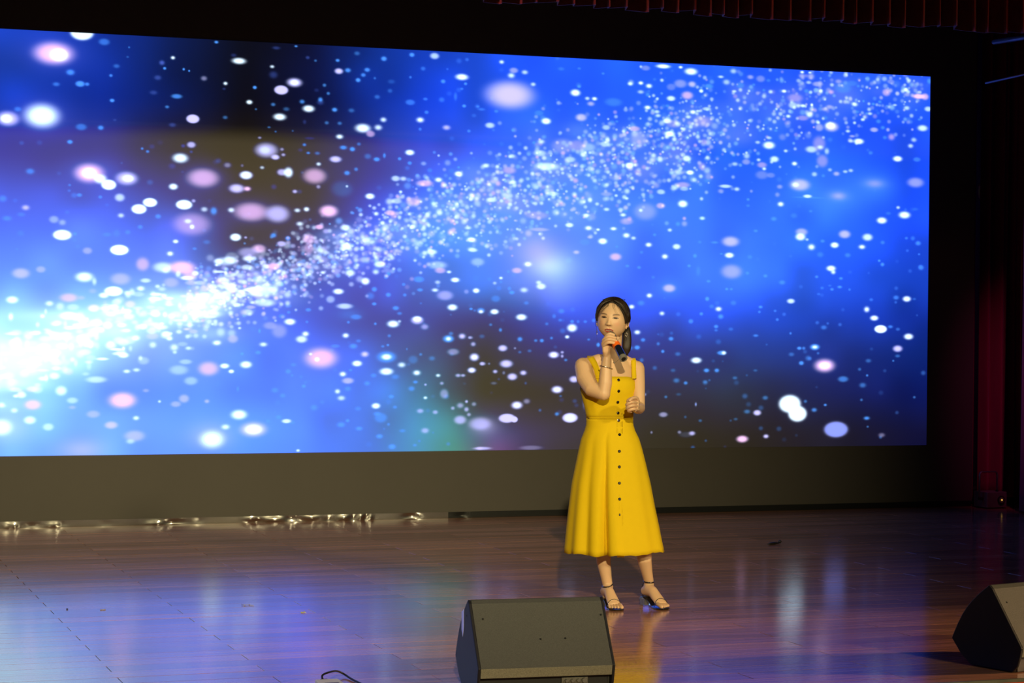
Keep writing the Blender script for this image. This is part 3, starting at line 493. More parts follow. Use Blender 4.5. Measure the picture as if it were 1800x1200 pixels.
(875,60,32,19,1,5,0),(705,63,26,17,1,6,0),(700,62,66,24,1,2,0),(712,73,17,12,4,5,0),(708,86,8,11,4,6,0),(743,74,20,12,4,4,0),(717,57,13,11,4,4,0),(699,76,13,12,4,4,0),
(887,173,28,19,4,7,0),(897,172,41,25,0,10,0),(904,172,18,11,4,4,0),(864,171,19,14,4,5,0),(860,163,28,25,0,10,0),(867,156,40,23,0,10,0),(873,147,63,36,0,10,1),(882,149,25,14,4,7,0),
(889,147,21,14,4,5,0),(899,141,46,27,0,10,0),(889,131,46,28,1,10,0),(889,125,25,14,4,5,0),(885,121,11,9,4,7,0),(814,189,17,12,4,5,0),(819,180,17,12,4,5,0),(828,179,17,12,4,8,0),
(835,181,22,12,4,9,0),(844,179,12,11,4,6,0),(816,175,17,11,4,4,0),(826,182,17,9,4,4,0),(783,184,27,18,4,5,0),(734,178,15,11,4,9,0),(738,178,15,11,4,7,0),(718,184,17,11,4,6,0)]
# backdrop colours of the picture: rows of (x, z, r, g, b) in metres on the wall
BG_ROWS = [
    [(1.72,3.36,25,65,180),(2.37,3.39,15,50,160),(2.86,3.42,8,30,90),(3.41,3.44,5,10,22),(3.93,3.47,8,18,60),(4.37,3.49,12,50,150),(4.82,3.51,20,65,190),(5.28,3.53,30,85,225),(5.98,3.57,35,95,245),(6.94,3.62,35,100,245),(7.94,3.66,35,90,240),(8.98,3.71,35,90,240)],
    [(1.73,3.04,20,60,180),(2.37,3.07,10,45,160),(2.87,3.09,5,25,85),(3.42,3.11,5,8,20),(3.93,3.13,5,15,55),(4.37,3.15,12,45,150),(4.82,3.17,20,65,200),(5.51,3.2,40,100,245),(6.46,3.23,38,98,245),(7.44,3.28,38,98,245),(8.2,3.31,35,90,240),(8.99,3.34,30,85,230)],
    [(1.73,2.71,45,60,165),(2.37,2.74,40,50,130),(2.87,2.75,20,20,60),(3.42,2.77,10,5,5),(3.94,2.79,25,28,70),(4.38,2.81,40,55,140),(4.83,2.82,50,80,200),(5.51,2.84,60,110,240),(6.46,2.88,55,110,250),(7.44,2.91,42,102,248),(8.21,2.94,40,98,245),(8.99,2.97,35,85,230)],
    [(1.73,2.39,75,95,215),(2.38,2.41,70,90,210),(2.87,2.42,55,65,150),(3.42,2.44,25,15,50),(3.94,2.45,40,30,50),(4.38,2.46,50,65,175),(4.83,2.48,70,115,235),(5.52,2.49,80,140,250),(6.46,2.52,75,135,250),(7.45,2.55,50,110,250),(8.21,2.57,65,135,250),(8.99,2.59,35,85,235)],
    [(1.73,2.06,85,130,250),(2.38,2.08,85,130,250),(2.87,2.09,80,115,235),(3.42,2.1,25,25,55),(3.94,2.11,45,40,105),(4.38,2.12,70,100,220),(4.83,2.13,80,150,245),(5.52,2.14,100,150,250),(5.99,2.15,105,155,255),(6.71,2.17,65,120,255),(7.45,2.18,60,120,255),(8.21,2.2,45,110,245),(9.0,2.22,35,80,220)],
    [(1.73,1.74,105,160,255),(2.38,1.75,110,165,255),(2.88,1.76,120,160,250),(3.43,1.76,90,110,220),(3.95,1.77,60,80,180),(4.39,1.78,70,80,195),(4.83,1.78,75,115,215),(5.29,1.79,80,140,240),(5.8,1.8,135,165,250),(6.47,1.8,65,110,250),(7.46,1.82,60,120,250),(8.22,1.83,40,95,225),(9.0,1.84,30,70,195)],
    [(1.74,1.5,170,215,255),(2.38,1.5,170,215,255),(2.88,1.51,150,190,255),(3.43,1.51,90,130,240),(3.95,1.51,60,90,205),(4.39,1.52,52,72,170),(4.84,1.52,50,75,170),(5.29,1.53,40,60,130),(6.0,1.53,55,85,215),(6.96,1.54,45,85,210),(7.96,1.55,30,75,200),(9.01,1.56,25,50,160)],
    [(1.74,1.25,185,225,255),(2.38,1.25,165,205,255),(2.88,1.26,120,160,250),(3.43,1.26,80,135,245),(3.95,1.26,75,120,240),(4.39,1.26,65,105,210),(4.84,1.26,50,85,140),(5.3,1.26,20,35,50),(5.76,1.27,40,45,110),(6.72,1.27,40,50,125),(7.46,1.27,30,60,140),(8.23,1.27,28,48,135),(9.01,1.28,22,42,125)],
    [(1.74,0.97,150,200,255),(2.39,0.97,100,160,250),(2.88,0.96,90,150,250),(3.43,0.96,80,135,240),(3.95,0.96,72,118,235),(4.39,0.96,70,125,220),(4.84,0.96,45,125,160),(5.3,0.96,25,35,25),(5.77,0.96,25,22,30),(6.72,0.95,35,42,65),(7.47,0.95,35,45,68),(8.23,0.95,22,32,96),(9.02,0.95,20,28,96)],
    [(1.74,0.68,120,180,255),(2.39,0.68,110,165,255),(2.88,0.67,100,160,255),(3.44,0.67,85,150,255),(3.95,0.66,80,135,245),(4.4,0.66,70,125,220),(4.8,0.66,75,155,190),(5.07,0.65,70,145,145),(5.35,0.65,90,90,150),(5.67,0.65,60,50,90),(6.73,0.64,25,28,28),(7.47,0.63,28,25,30),(8.23,0.63,25,22,42),(9.02,0.62,22,20,50)],
    [(1.74,0.52,115,175,255),(2.39,0.51,105,165,255),(2.89,0.51,100,160,255),(3.44,0.5,85,150,255),(3.96,0.49,80,135,245),(4.4,0.49,70,125,220),(4.8,0.48,75,155,190),(5.07,0.48,85,165,140),(5.4,0.47,110,60,110),(5.68,0.47,50,40,70),(6.73,0.46,15,18,18),(7.47,0.45,20,15,20),(8.23,0.44,20,18,35),(9.02,0.43,18,16,45)]]

M_bevel = mat('shaded_speckle_bevel', (.03, .034, .03), .6, noise=.4, nscale=260, bump=.5, bscale=420)  # darker than the cabinet: weak light on the upward face, put into the colour
M_lip = mat('brightened_speckle_lip', (.21, .2, .15), .5, noise=.7, nscale=260, bump=.6, bscale=420)  # paler than the cabinet: light caught by the lip, painted into the colour
led = empty('led_screen', ((-1.24 + 9.61) / 2, 15.87, 0))
tag(led, 'wide dark LED video wall showing a blue star field with a glowing diagonal band', 'screen')
cx0 = led.location.x
def at_led(mb, name, m, **k):
    o = mb.put(name, m, led, **k); o.location = (-cx0, -15.87, 0); return o
at_led(MB().box(-1.24, 9.61, WALL_Y, 15.95, .045, 4.4), 'panel_body', M_panel)
at_led(MB().box(-1.2, 9.55, 15.82, 15.93, 0, .046), 'base_plinth', M_black)
pic = build_picture()
mp_ = bpy.data.materials.new('lit_led_picture'); mp_.use_nodes = True
nt = mp_.node_tree; b = nt.nodes['Principled BSDF']
b.inputs['Base Color'].default_value = (.078, .072, .062, 1); b.inputs['Roughness'].default_value = .62; b.inputs['Specular IOR Level'].default_value = .3
ti = nt.nodes.new('ShaderNodeTexImage'); ti.image = pic; ti.extension = 'EXTEND'
nt.links.new(ti.outputs[0], b.inputs['Emission Color']); b.inputs['Emission Strength'].default_value = 1.0
o = at_led(MB().add([(LX0, WALL_Y - .003, LZ0), (LX1, WALL_Y - .003, LZ0), (LX1, WALL_Y - .003, LZ1), (LX0, WALL_Y - .003, LZ1)], [(0, 1, 2, 3)]), 'lit_picture', mp_)
uv = o.data.uv_layers.new(name='uv')
for li, c in zip(range(4), ((0, 0), (1, 0), (1, 1), (0, 1))): uv.data[li].uv = c
o['label'] = 'glowing blue and white star field picture'

# steel skirting strip under the screen, dented, mirror bright; further right the fading front light is put into a darker colour
def strip(name, xa, xb, z0, z1, dents, m, vertical=False, dx=.006, dz=.004, y=WALL_Y - .006):
    nx, nz = int((xb - xa) / dx) + 1, int((z1 - z0) / dz) + 1
    X = np.linspace(xa, xb, nx); Z = np.linspace(z0, z1, nz)
    gx, gz = np.meshgrid(X, Z)
    D = np.zeros_like(gx)
    for (cx, cz, sx, sz, a) in dents:
        D += a * np.exp(-((gx - cx) / sx) ** 2 - ((gz - cz) / sz) ** 2)
    v = [(x, y + d, z) for x, z, d in zip(gx.ravel(), gz.ravel(), D.ravel())]
    f = [(j * nx + i, j * nx + i + 1, (j + 1) * nx + i + 1, (j + 1) * nx + i) for j in range(nz - 1) for i in range(nx - 1)]
    return put(name, v, f, m, smooth=True)
dl = []
for px_, w_, a_ in ((17, 6, -.007), (25, 4, -.006), (56, 8, .007), (97, 8, -.008), (108, 6, .005), (185, 8, .003), (277, 12, -.011), (302, 14, .012), (350, 6, .003), (440, 8, -.008), (452, 10, .01), (480, 16, -.011), (510, 8, .009), (532, 8, .006), (546, 10, -.010), (577, 5, .005), (606, 8, -.011), (618, 7, .007), (634, 5, -.008), (642, 4, .009), (650, 3, -.007), (722, 9, .011)):
    P = on_depth(px_, 917, WALL_Y); dl.append((P.x, rnd.uniform(.006, .03), 1.5 * w_ / 232, .022, .75 * a_))
tag(strip('trim_3', -1.24, 5.02, 0, .046, dl, M_steel), kind='structure')
tag(strip('trim_4', 5.02, 9.6, 0, .046, [(5.13, .02, .04, .02, .01)], mat('shaded_skirting', (.02, .022, .022), .3, .3)), kind='structure')
tag(strip('trim_5', 9.612, 9.655, 0.0, 4.4, [(9.63, on_depth(1717, 337, WALL_Y).z, .03, .07, .014)], M_trim, dx=.006, dz=.02), kind='structure')

# ------------------------------------------------------------------ valance above
def cloth_strip(xa, xb, step, yfun, zb, zt, nz):
    n = int((xb - xa) / step) + 1
    v = []; f = []
    for j in range(nz):
        t = j / (nz - 1)
        for i in range(n):
            x = xa + i * step
            xx, yy, zz = yfun(x, t)
            v.append((xx, yy, zz))
    for j in range(nz - 1):
        for i in range(n - 1):
            f.append((j * n + i, j * n + i + 1, (j + 1) * n + i + 1, (j + 1) * n + i))
    return v, f
pleat_edges = [-1.0]
while pleat_edges[-1] < 11.4: pleat_edges.append(pleat_edges[-1] + rnd.uniform(.10, .17))
def val(x, t):
    import bisect
    i = bisect.bisect_right(pleat_edges, x) - 1; i = max(0, min(i, len(pleat_edges) - 2))
    a, b = pleat_edges[i], pleat_edges[i + 1]; u = (x - a) / (b - a)
    d = .035 * (1 - u) ** .6 - .03 * math.exp(-((u - .96) / .035) ** 2)
    rr = random.Random(i)
    zb = 3.745 + rr.uniform(-.008, .012) + .012 * u * (1 if rr.random() < .5 else -1)
    return (x + .01 * t * rr.uniform(-1, 1), 14.36 + d, zb + t * .95)
v, f = cloth_strip(-1.0, 11.3, .004, val, 0, 0, 4)
tag(put('stage_valance', v, f, M_valance, smooth=False, solid=.006), 'dark red pleated velvet valance hanging across the top of the stage', 'valance')

# ------------------------------------------------------------------ side curtains
def curtain(name, p0, p1, z0, z1, folds, amp, seed, label, lift=None):
    p0, p1 = Vector((*p0, 0)), Vector((*p1, 0)); d = (p1 - p0); L_ = d.length; d.normalize(); nrm = Vector((d.y, -d.x, 0))
    rr = random.Random(seed); ph = [rr.uniform(0, 6.28) for _ in range(4)]
    n, nz = 220, 40; v = []; f = []
    for j in range(nz + 1):
        t = j / nz
        for i in range(n + 1):
            u = i / n; uu = u + .02 * math.sin(3 * t + ph[0])
            w = math.sin(2 * math.pi * folds * uu + ph[1] + .8 * math.sin(2.2 * t + ph[3])) + .45 * math.sin(2 * math.pi * folds * 2.3 * uu + ph[2] + t)
            zb = z0 + (lift(u) if lift else 0)
            p = p0 + d * (L_ * u) + nrm * (amp * w * (1.15 - .4 * t))
            v.append((p.x, p.y, zb + (z1 - zb) * t))
    for j in range(nz):
        for i in range(n):
            f.append((j * (n + 1) + i, j * (n + 1) + i + 1, (j + 1) * (n + 1) + i + 1, (j + 1) * (n + 1) + i))
    o = put(name, v, f, M_curtain, smooth=True, solid=.006)
    return tag(o, label, 'curtain', 'side curtains at the right of the stage')
curtain('side_curtain', (9.70, 15.98), (10.5, 16.0), .02, 5.6, 5, .05, 3, 'dark magenta velvet curtain directly behind the small black fog machine', lambda u: .0 if u < .05 else .03)
curtain('side_curtain', (9.63, 15.12), (11.2, 15.25), .015, 5.6, 7, .07, 9, 'dark magenta velvet curtain at the far right edge, in front of the other')

# steel pipes of the wing at upper right
for i, (a, b2, r, lab) in enumerate((((1733, 146), (1800, 131), .009, 'thin pale steel pipe at the upper right, the lower of two'), ((1747, 74), (1800, 66), .02, 'thick bluish steel pipe at the upper right, the upper of two'))):
    A = on_depth(*a, 14.9)
    P1 = Vector((A.x, 14.9, A.z))
    d = ray(*b2); x_fix = A.x + .02; t = x_fix / d.x; P2 = CAM + d * t
    dirv = (P2 - P1); P3 = P1 + dirv * 1.6
    mb = MB(); mb.tube([P1, P3], r, 10)
    o = mb.put('steel_pipe', M_pipe, smooth=True); tag(o, lab, 'pipe')

# ------------------------------------------------------------------ stage monitors
def monitor(loc, yaw, label, sticker):
    r = empty('stage_monitor', loc, yaw); tag(r, label, 'speaker', 'floor monitors at the stage edge')
    w = .579
    ridge, lt, lb, bk, qb, bf = (.184, .368), (-.010, .112), (0, .071), (.405, .108), (.285, .002), (.04, .002)
    arc = []
    for k in range(1, 8):
        t = k / 8
        y = ridge[0] + (bk[0] - ridge[0]) * t; z = ridge[1] + (bk[1] - ridge[1]) * t
        nx, nz = (ridge[1] - bk[1]), (bk[0] - ridge[0]); l = math.hypot(nx, nz)
        h = .028 * math.sin(math.pi * t)
        arc.append((y + nx / l * h, z + nz / l * h))
    # front rises to a narrow bevel just below the ridge
    bev = (ridge[0] - .019, ridge[1] - .015)
    prof = [lb, lt, bev, ridge] + arc + [bk, (.345, .04), qb, bf, (.012, .03)]
    core = [(.03, .068), (.012, .08), bev, ridge] + arc + [bk, (.345, .04), qb, bf, (.035, .03)]
    def slab(x0, x1, pr, name, m, bevel=.004):
        n = len(pr); v = [(x0, y, z) for y, z in pr] + [(x1, y, z) for y, z in pr]
        f = [tuple(range(n)), tuple(reversed(range(n, 2 * n)))] + [(k, k + n, (k + 1) % n + n, (k + 1) % n) for k in range(n)]
        return put(name, v, f, m, r, bevel=bevel)
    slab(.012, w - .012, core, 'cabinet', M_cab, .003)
    face = [lt, bev, (bev[0] + .006, bev[1] - .004), (lt[0] + .006, lt[1] - .004)]
    slab(.0125, w - .0125, face, 'sloping_panel', M_cab, 0)
    slab(.0125, w - .0125, [lb, lt, (lt[0] + .03, lt[1] - .012), (.028, .071)], 'front_lip', M_lip, .002)
    slab(.0125, w - .0125, [(bev[0] + .0008, bev[1] + .0006), ridge, (ridge[0] + .008, ridge[1] - .006), (bev[0] + .006, bev[1] - .006)], 'top_bevel', M_bevel, 0)
    slab(.02, w - .02, [(.029, .069), (.0335, .069), (.0335, .004), (.029, .004)], 'front_base', M_rubber, 0)
    cx_, cz_ = .17, .17
    ins = [(cx_ + (y - cx_) * .985, cz_ + (z - cz_) * .985) for y, z in prof]
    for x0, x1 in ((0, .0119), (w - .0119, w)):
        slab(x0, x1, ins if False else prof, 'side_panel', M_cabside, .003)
    # grille over the curved face towards the performer
    g = [ridge] + arc + [bk]; gi = []; go = []
    for y, z in g:
        dx_, dz_ = y - .15, z - .1; l = math.hypot(dx_, dz_); go.append((y + dx_ / l * .004, z + dz_ / l * .004)); gi.append((y, z))
    pr = go[1:-1] + gi[1:-1][::-1]
    slab(.03, w - .03, pr, 'grille', M_grille, 0)
    # screws on the sloping panel
    e1 = Vector((0, bev[0] - lt[0], bev[1] - lt[1])); L_ = e1.length; e1.normalize(); nn = Vector((0, -e1.z, e1.y))
    for sx, su in ((.05, .76), (.555, .78), (.28, .43), (.385, .43)):
        c = Vector((sx, lt[0], lt[1])) + e1 * (L_ * su)
        MB().tube([c - nn * .003, c + nn * .0015], .0042, 12).put('screw', M_screw, r)
        MB().tube([c + nn * .0014, c + nn * .0022], .0018, 8).put('screw_socket', M_rubber, r)
    # jack plate low on the front
    MB().box(.36, .47, .022, .0285, .018, .062).put('jack_plate', M_dark, r)
    for k in range(4):
        MB().tube([(.378 + k * .025, .006, .05), (.378 + k * .025, .024, .05)], .007 if k < 3 else .01, 12).put('jack', M_glossmetal, r)
    if sticker:
        v = [(-.0012, .245, .322), (-.0012, .285, .305), (-.0012, .285, .232), (-.0012, .262, .205), (-.0012, .245, .245)]
        o = put('sticker', v, [(0, 1, 2, 3, 4)], M_sticker, r, solid=.0006); o['label'] = 'pale blue-white sticker'
        MB().tube([(-.002, .2, .3), (.004, .2, .3)], .003, 8).put('screw', M_screw, r)
    # rubber feet
    for x in (.06, w - .06):
        for y in (.08, .25):
            MB().tube([(x, y, 0), (x, y, .006)], .014, 12).put('rubber_foot', M_rubber, r)
    return r
monitor((2.763, 8.283, 0), -.086, 'black speckled wedge stage monitor in front of the singer', True)
monitor((5.206, 8.155, 0), .263, 'black wedge stage monitor at the right stage edge, partly out of frame', False)

# ------------------------------------------------------------------ power strip and cable
pA = on_floor(553, 1193, .042); pB = on_floor(595, 1192, .042)
ps = empty('power_strip', (pA.x, pA.y, 0), -.03)
tag(ps, 'cream plastic power strip lying on the floor at the bottom edge', 'power strip')
wps = (pB - pA).length
def rounded(x0, x1, y0, y1, z0, z1, r, name, m, par, bevel=.003):
    pr = []
    for cx, cy, a0 in ((x1 - r, y1 - r, 0), (x0 + r, y1 - r, 90), (x0 + r, y0 + r, 180), (x1 - r, y0 + r, 270)):
        for k in range(5):
            a = math.radians(a0 + k * 22.5); pr.append((cx + r * math.cos(a), cy + r * math.sin(a)))
    n = len(pr); v = [(x, y, z0) for x, y in pr] + [(x, y, z1) for x, y in pr]
    f = [tuple(reversed(range(n))), tuple(range(n, 2 * n))] + [(k, (k + 1) % n, (k + 1) % n + n, k + n) for k in range(n)]
    return put(name, v, f, m, par, bevel=bevel)
rounded(0, wps, -.34, 0, 0, .04, .012, 'case', M_cream, ps)
for k in range(4):
    rounded(.02, wps - .02, -.14 - k * .06, -.095 - k * .06, .0395, .0412, .006, 'socket', M_dark, ps, 0)
rounded(.03, .062, -.004, .035, .012, .036, .006, 'plug', M_rubber, ps)
cab = [Vector((pA.x + .046, pA.y + .0352, .026)), Vector((pA.x + .048, pA.y + .06, .045)), on_floor(579, 1181, .05), on_floor(592, 1179, .03), on_floor(604, 1184, .012), on_floor(618, 1193, .006), on_floor(632, 1200, .005), on_floor(665, 1215, .005), on_floor(720, 1222, .005)]
def smooth_path(P, n=6):
    out = []
    P = [Vector(p) for p in P]
    for i in range(len(P) - 1):
        a, b_, c, d = P[max(i - 1, 0)], P[i], P[i + 1], P[min(i + 2, len(P) - 1)]
        for k in range(n):
            t = k / n
            out.append(.5 * ((2 * b_) + (-a + c) * t + (2 * a - 5 * b_ + 4 * c - d) * t * t + (-a + 3 * b_ - 3 * c + d) * t ** 3))
    out.append(P[-1]); return out
o = MB().tube(smooth_path(cab), .0042, 10).put('power_cable', M_rubber, smooth=True)
tag(o, 'black power cable looping up out of the cream power strip', 'cable')

# ------------------------------------------------------------------ fog machine by the curtain
fa = on_floor(1735, 894, 0)
fg = empty('fog_machine', (fa.x, fa.y, 0), math.radians(4))
tag(fg, 'small black fog machine with upright carrying handle beside the side curtain', 'fog machine')
rounded(0, .2, 0, .19, .008, .135, .012, 'case', M_dark, fg)
MB().tube([(.135, -.012, .07), (.135, .01, .07)], .034, 24).put('nozzle_ring', M_rubber, fg)
MB().tube([(.135, -.014, .07), (.135, .005, .07)], .024, 24).put('nozzle', M_dark, fg)
ml = bpy.data.materials.new('amber_indicator'); ml.use_nodes = True
ml.node_tree.nodes['Principled BSDF'].inputs['Emission Color'].default_value = (1, .55, .08, 1)
ml.node_tree.nodes['Principled BSDF'].inputs['Emission Strength'].default_value = 1.0
o = MB().ball((.135, -.017, .071), .006).put('indicator_lamp', ml, fg); o['label'] = 'glowing amber indicator lamp'
hp = [(-.035, .06, .08), (-.035, .06, .27), (-.03, .06, .292), (-.015, .06, .3), (.12, .06, .3), (.135, .06, .292), (.14, .06, .27), (.14, .06, .13)]
MB().tube(hp, [(.012, .006)] * 8, 8, side=(0, 1, 0)).put('handle', M_glossmetal, fg, smooth=True)
for xx in (-.035, .14): MB().tube([(xx - .006, .06, .08 if xx < 0 else .14), (xx + .04 if xx < 0 else xx + .006, .06, .08 if xx < 0 else .14)], .012, 12).put('handle_knob', M_rubber, fg)
for x in (.02, .18):
    for y in (.03, .16): MB().tube([(x, y, 0), (x, y, .01)], .01, 10).put('rubber_foot', M_rubber, fg)

# ------------------------------------------------------------------ litter on the floor
P = on_floor(1360, 957, .0)
d1 = (on_floor(1370, 956) - on_floor(1350, 958)); d1.z = 0
mb = MB(); a = P - d1 * .55; b2 = P + d1 * .5
mb.tube([a, a + d1 * .3, a + d1 * .62, b2], [(.002, .002), (.010, .009), (.011, .008), (.003, .003)], 10, side=(0, 0, 1))
mb.ball(b2 + Vector((.004, 0, .009)), .011)
mb.v = [(x, y, z + .0085) for x, y, z in mb.v]
tag(mb.put('dark_scrap', M_rubber, smooth=True), 'small black scrap lying on the floor to the right of the singer', 'debris')
def scrap(px, py, pts, w, m, name, label):
    P = on_floor(px, py, 0); mb = MB()
    for line in pts:
        mb.tube([P + Vector((x, y, z)) for x, y, z in line], w, 6)
    return tag(mb.put(name, m, smooth=True), label, 'debris')
M_yel = mat('yellow_paper', (.75, .7, .1), .6); M_twig = mat('pale_straw', (.4, .33, .2), .7)
P = on_floor(533, 1077, 0)
tag(put('yellow_scrap', [P + Vector(q) for q in ((-.014, 0, .001), (-.006, -.018, .002), (.004, -.012, .004), (.014, -.01, .001), (.012, .02, .006), (0, .012, .003), (-.008, .018, .005))], [(0, 1, 2, 5, 6), (2, 3, 4, 5)], M_yel, solid=.0008), 'tiny yellow paper scrap on the floor at the lower left', 'debris')
scrap(434, 1064, [[(-.024, -.03, .0015), (-.01, 0, .004), (.012, .004, .003), (.03, -.03, .003)], [(-.022, .03, .004), (-.008, .004, .003)], [(.012, .002, .003), (.022, .03, .002)]], .0014, M_twig, 'straw_scrap', 'tiny forked straw scrap on the floor left of the yellow scrap')
scrap(181, 1072, [[(-.014, 0, .002), (.014, .004, .002)]], .002, M_twig, 'straw_bit', 'short straw bit on the floor at the far left')
scrap(118, 1071, [[(-.004, 0, .003), (.004, 0, .003)]], .003, M_rubber, 'dark_crumb', 'dark crumb on the floor at the far left')

# ------------------------------------------------------------------ the singer
ORG = on_floor(1100, 1067, 0)
PHI = math.atan2(ORG.x, ORG.y)
AX = Vector((math.cos(PHI), -math.sin(PHI), 0)); AY = Vector((math.sin(PHI), math.cos(PHI), 0))
def P(px, py, y=0.0):
    """measured point -> singer frame (x right, y away from the hall, z up) at depth y"""
    d = ray(px, py); t = ((ORG + AY * y) - CAM).dot(AY) / d.dot(AY)
    w = CAM + d * t - ORG
    return Vector((w.dot(AX), y, w.z))
singer = empty('person', ORG, -PHI)
tag(singer, 'woman in a yellow buttoned dress singing into a microphone she holds in one hand', 'person')
INV = lambda p: Vector(((Vector(p) - ORG).dot(AX), (Vector(p) - ORG).dot(AY), p[2]))
CAML = INV(CAM)

def skin_material():
    m = mat('skin', (.72, .47, .34), .48, noise=.03, nscale=12, sss=.12)
    nt = m.node_tree; b = nt.nodes['Principled BSDF']
    a = nt.nodes.new('ShaderNodeAttribute'); a.attribute_name = 'tint'
    nt.links.new(a.outputs['Color'], b.inputs['Base Color'])
    return m
M_skin = skin_material()
SKIN = (.74, .48, .29)
M_dress = mat('mustard_yellow_cotton', (.76, .525, .006), .85, noise=.03, nscale=30, bump=.12, bscale=900, spec=.2)
M_hair = mat('dark_brown_hair', (.022, .012, .008), .42, noise=.5, nscale=60, stretch=(6, 6, .6), bump=.5, bscale=300, spec=.6)
M_button = mat('black_glossy_button', (.012, .008, .006), .2)
M_silver = mat('silver', (.8, .79, .76), .18, 1.0)
M_sandal = mat('black_patent_strap', (.01, .01, .012), .2, coat=.5)
M_clear = mat('clear_acrylic_heel', (.9, .93, .98), .05, trans=.9)
M_navy = mat('navy_black_enamel', (.008, .012, .03), .22, coat=.6)
M_orange = mat('orange_rubber_ring', (.95, .16, .01), .5)
M_cap = mat('grey_mic_cap', (.28, .27, .25), .4, .3)

def stack(mb, rings, n=40):
    """rings: (z, cx, cy, rx, ry, yaw, [squareness])"""
    out = []
    for z, cx, cy, rx, ry, yw in rings:
        c, s = math.cos(yw), math.sin(yw)
        out.append([Vector((cx + rx * math.cos(a) * c - ry * math.sin(a) * s, cy + rx * math.cos(a) * s + ry * math.sin(a) * c, z)) for a in [2 * math.pi * k / n for k in range(n)]])
    mb.loft(out); return mb
YB = math.radians(20)
def X(px, py=700, y=0): return P(px, py, y).x
def Z(py, y=0): return P(1080, py, y).z

body = MB()
stack(body, [(Z(800), X(1075), .02, .135, .09, YB), (Z(775), X(1074), .02, .125, .085, YB), (Z(735), X(1072), .015, .112, .078, YB),
             (Z(706), X(1070), .01, .128, .088, YB), (Z(680), X(1069), .0, .140, .098, YB), (Z(662), X(1069), .0, .138, .092, YB),
             (Z(648), X(1070), .01, .135, .075, YB), (Z(636), X(1073), .015, .105, .062, YB), (Z(626), X(1076), .02, .062, .052, YB), (Z(618), X(1078), .02, .046, .046, 0)])
body.capsule([P(1077, 632, .02), P(1078, 610, .02), P(1079, 585, .03)], [.05, .044, .046], 20)
SR, SL = P(1025, 643, -.045), P(1120, 647, .06)
ER, EL = P(1061, 692, -.185), P(1124, 717, -.035)
WR, WL = P(1067, 626, -.165), P(1117, 716, -.165)
body.capsule([P(1073, 634, .02), P(1052, 633, -.01), P(1032, 640, -.04)], [.036, .034, .036], 16)
body.capsule([P(1080, 634, .03), P(1100, 635, .04), P(1114, 643, .055)], [.034, .032, .034], 16)
body.capsule([SR, P(1029, 664, -.09), P(1041, 683, -.145), ER], [.046, .049, .044, .036], 18)
body.capsule([ER, ER.lerp(WR, .3) + Vector((.004, 0, 0)), ER.lerp(WR, .7), WR], [.034, .036, .029, .0235], 18)
body.capsule([SL, SL.lerp(EL, .35), SL.lerp(EL, .75), EL], [.040, .038, .033, .030], 18)
body.capsule([EL, EL.lerp(WL, .35), EL.lerp(WL, .75), WL], [.031, .032, .026, .022], 18)
# palms
PR = P(1067, 605, -.185)
body.tube([WR, P(1066, 616, -.185), PR, P(1066, 596, -.18)], [(.022, .018), (.030, .017), (.036, .016), (.030, .013)], 16, side=(.55, .8, 0))
PLm = P(1114, 711, -.20)
body.tube([WL, P(1117, 714, -.18), P(1117, 712, -.215)], [(.022, .02), (.033, .021), (.034, .018)], 16, side=(.1, 0, 1))
# legs and feet
legs = []
for hx, hy, ank, cal, knee, hip, fyaw in ((1131, 1062.5, (1140.5, 1022), (1133, 985), (1127, 912), (1104, 805), 33), (1061, 1063.5, (1069, 1033), (1061, 987), (1058, 912), (1052, 805), 20)):
    heel = INV(on_floor(hx, hy, 0)); a = math.radians(fyaw)
    fd = Vector((math.sin(a), -math.cos(a), 0)); fs = Vector((math.cos(a), math.sin(a), 0))
    def F(s, t, z, heel=heel, fd=fd, fs=fs): return heel + fd * s + fs * t + Vector((0, 0, z))
    A = P(*ank, heel.y - .03)
    body.capsule([A - Vector((0, 0, .05)), A, A.lerp(P(*cal, .02), .45), P(*cal, .02), P(cal[0] + (knee[0] - cal[0]) * .5, 950, .035), P(*knee, -.005), P(knee[0] * .5 + hip[0] * .5, 855, .0), P(*hip, .02)],
                 [.031, .0265, .030, .038, .05, .053, .065, .085], 20)
    # heel, instep, ball of the foot
    body.tube([F(-.005, 0, .062), F(.012, 0, .075), F(.05, 0, .088), F(.09, 0, .078), F(.13, 0, .052), F(.165, 0, .03), F(.18, 0, .023)],
              [(.012, .012), (.025, .026), (.029, .036), (.028, .03), (.033, .022), (.037, .016), (.034, .010)], 18, side=fs)
    legs.append((F, fd, fs, A, heel))

tmp = body.put('temp_body')
m = tmp.modifiers.new('r', 'REMESH'); m.mode = 'VOXEL'; m.voxel_size = .0042; m.use_smooth_shade = True
m = tmp.modifiers.new('s', 'SMOOTH'); m.iterations = 5; m.factor = .5
dg = bpy.context.evaluated_depsgraph_get(); ev = tmp.evaluated_get(dg); me = ev.to_mesh()
BV = [v.co.copy() for v in me.vertices]; BF = [tuple(p.vertices) for p in me.polygons]
ev.to_mesh_clear(); bpy.data.objects.remove(tmp, do_unlink=True)
col = [SKIN] * len(BV)
body_tree = BVHTree.FromPolygons(BV, BF)

# fingers and toes: own short rounded chains rooted inside the palm or foot
fin = MB()
def finger(pts, r): fin.capsule(smooth_path([P(*q) for q in pts], 4), [r * (1.06 - .2 * k / (4 * (len(pts) - 1))) for k in range(4 * (len(pts) - 1) + 1)], 12)
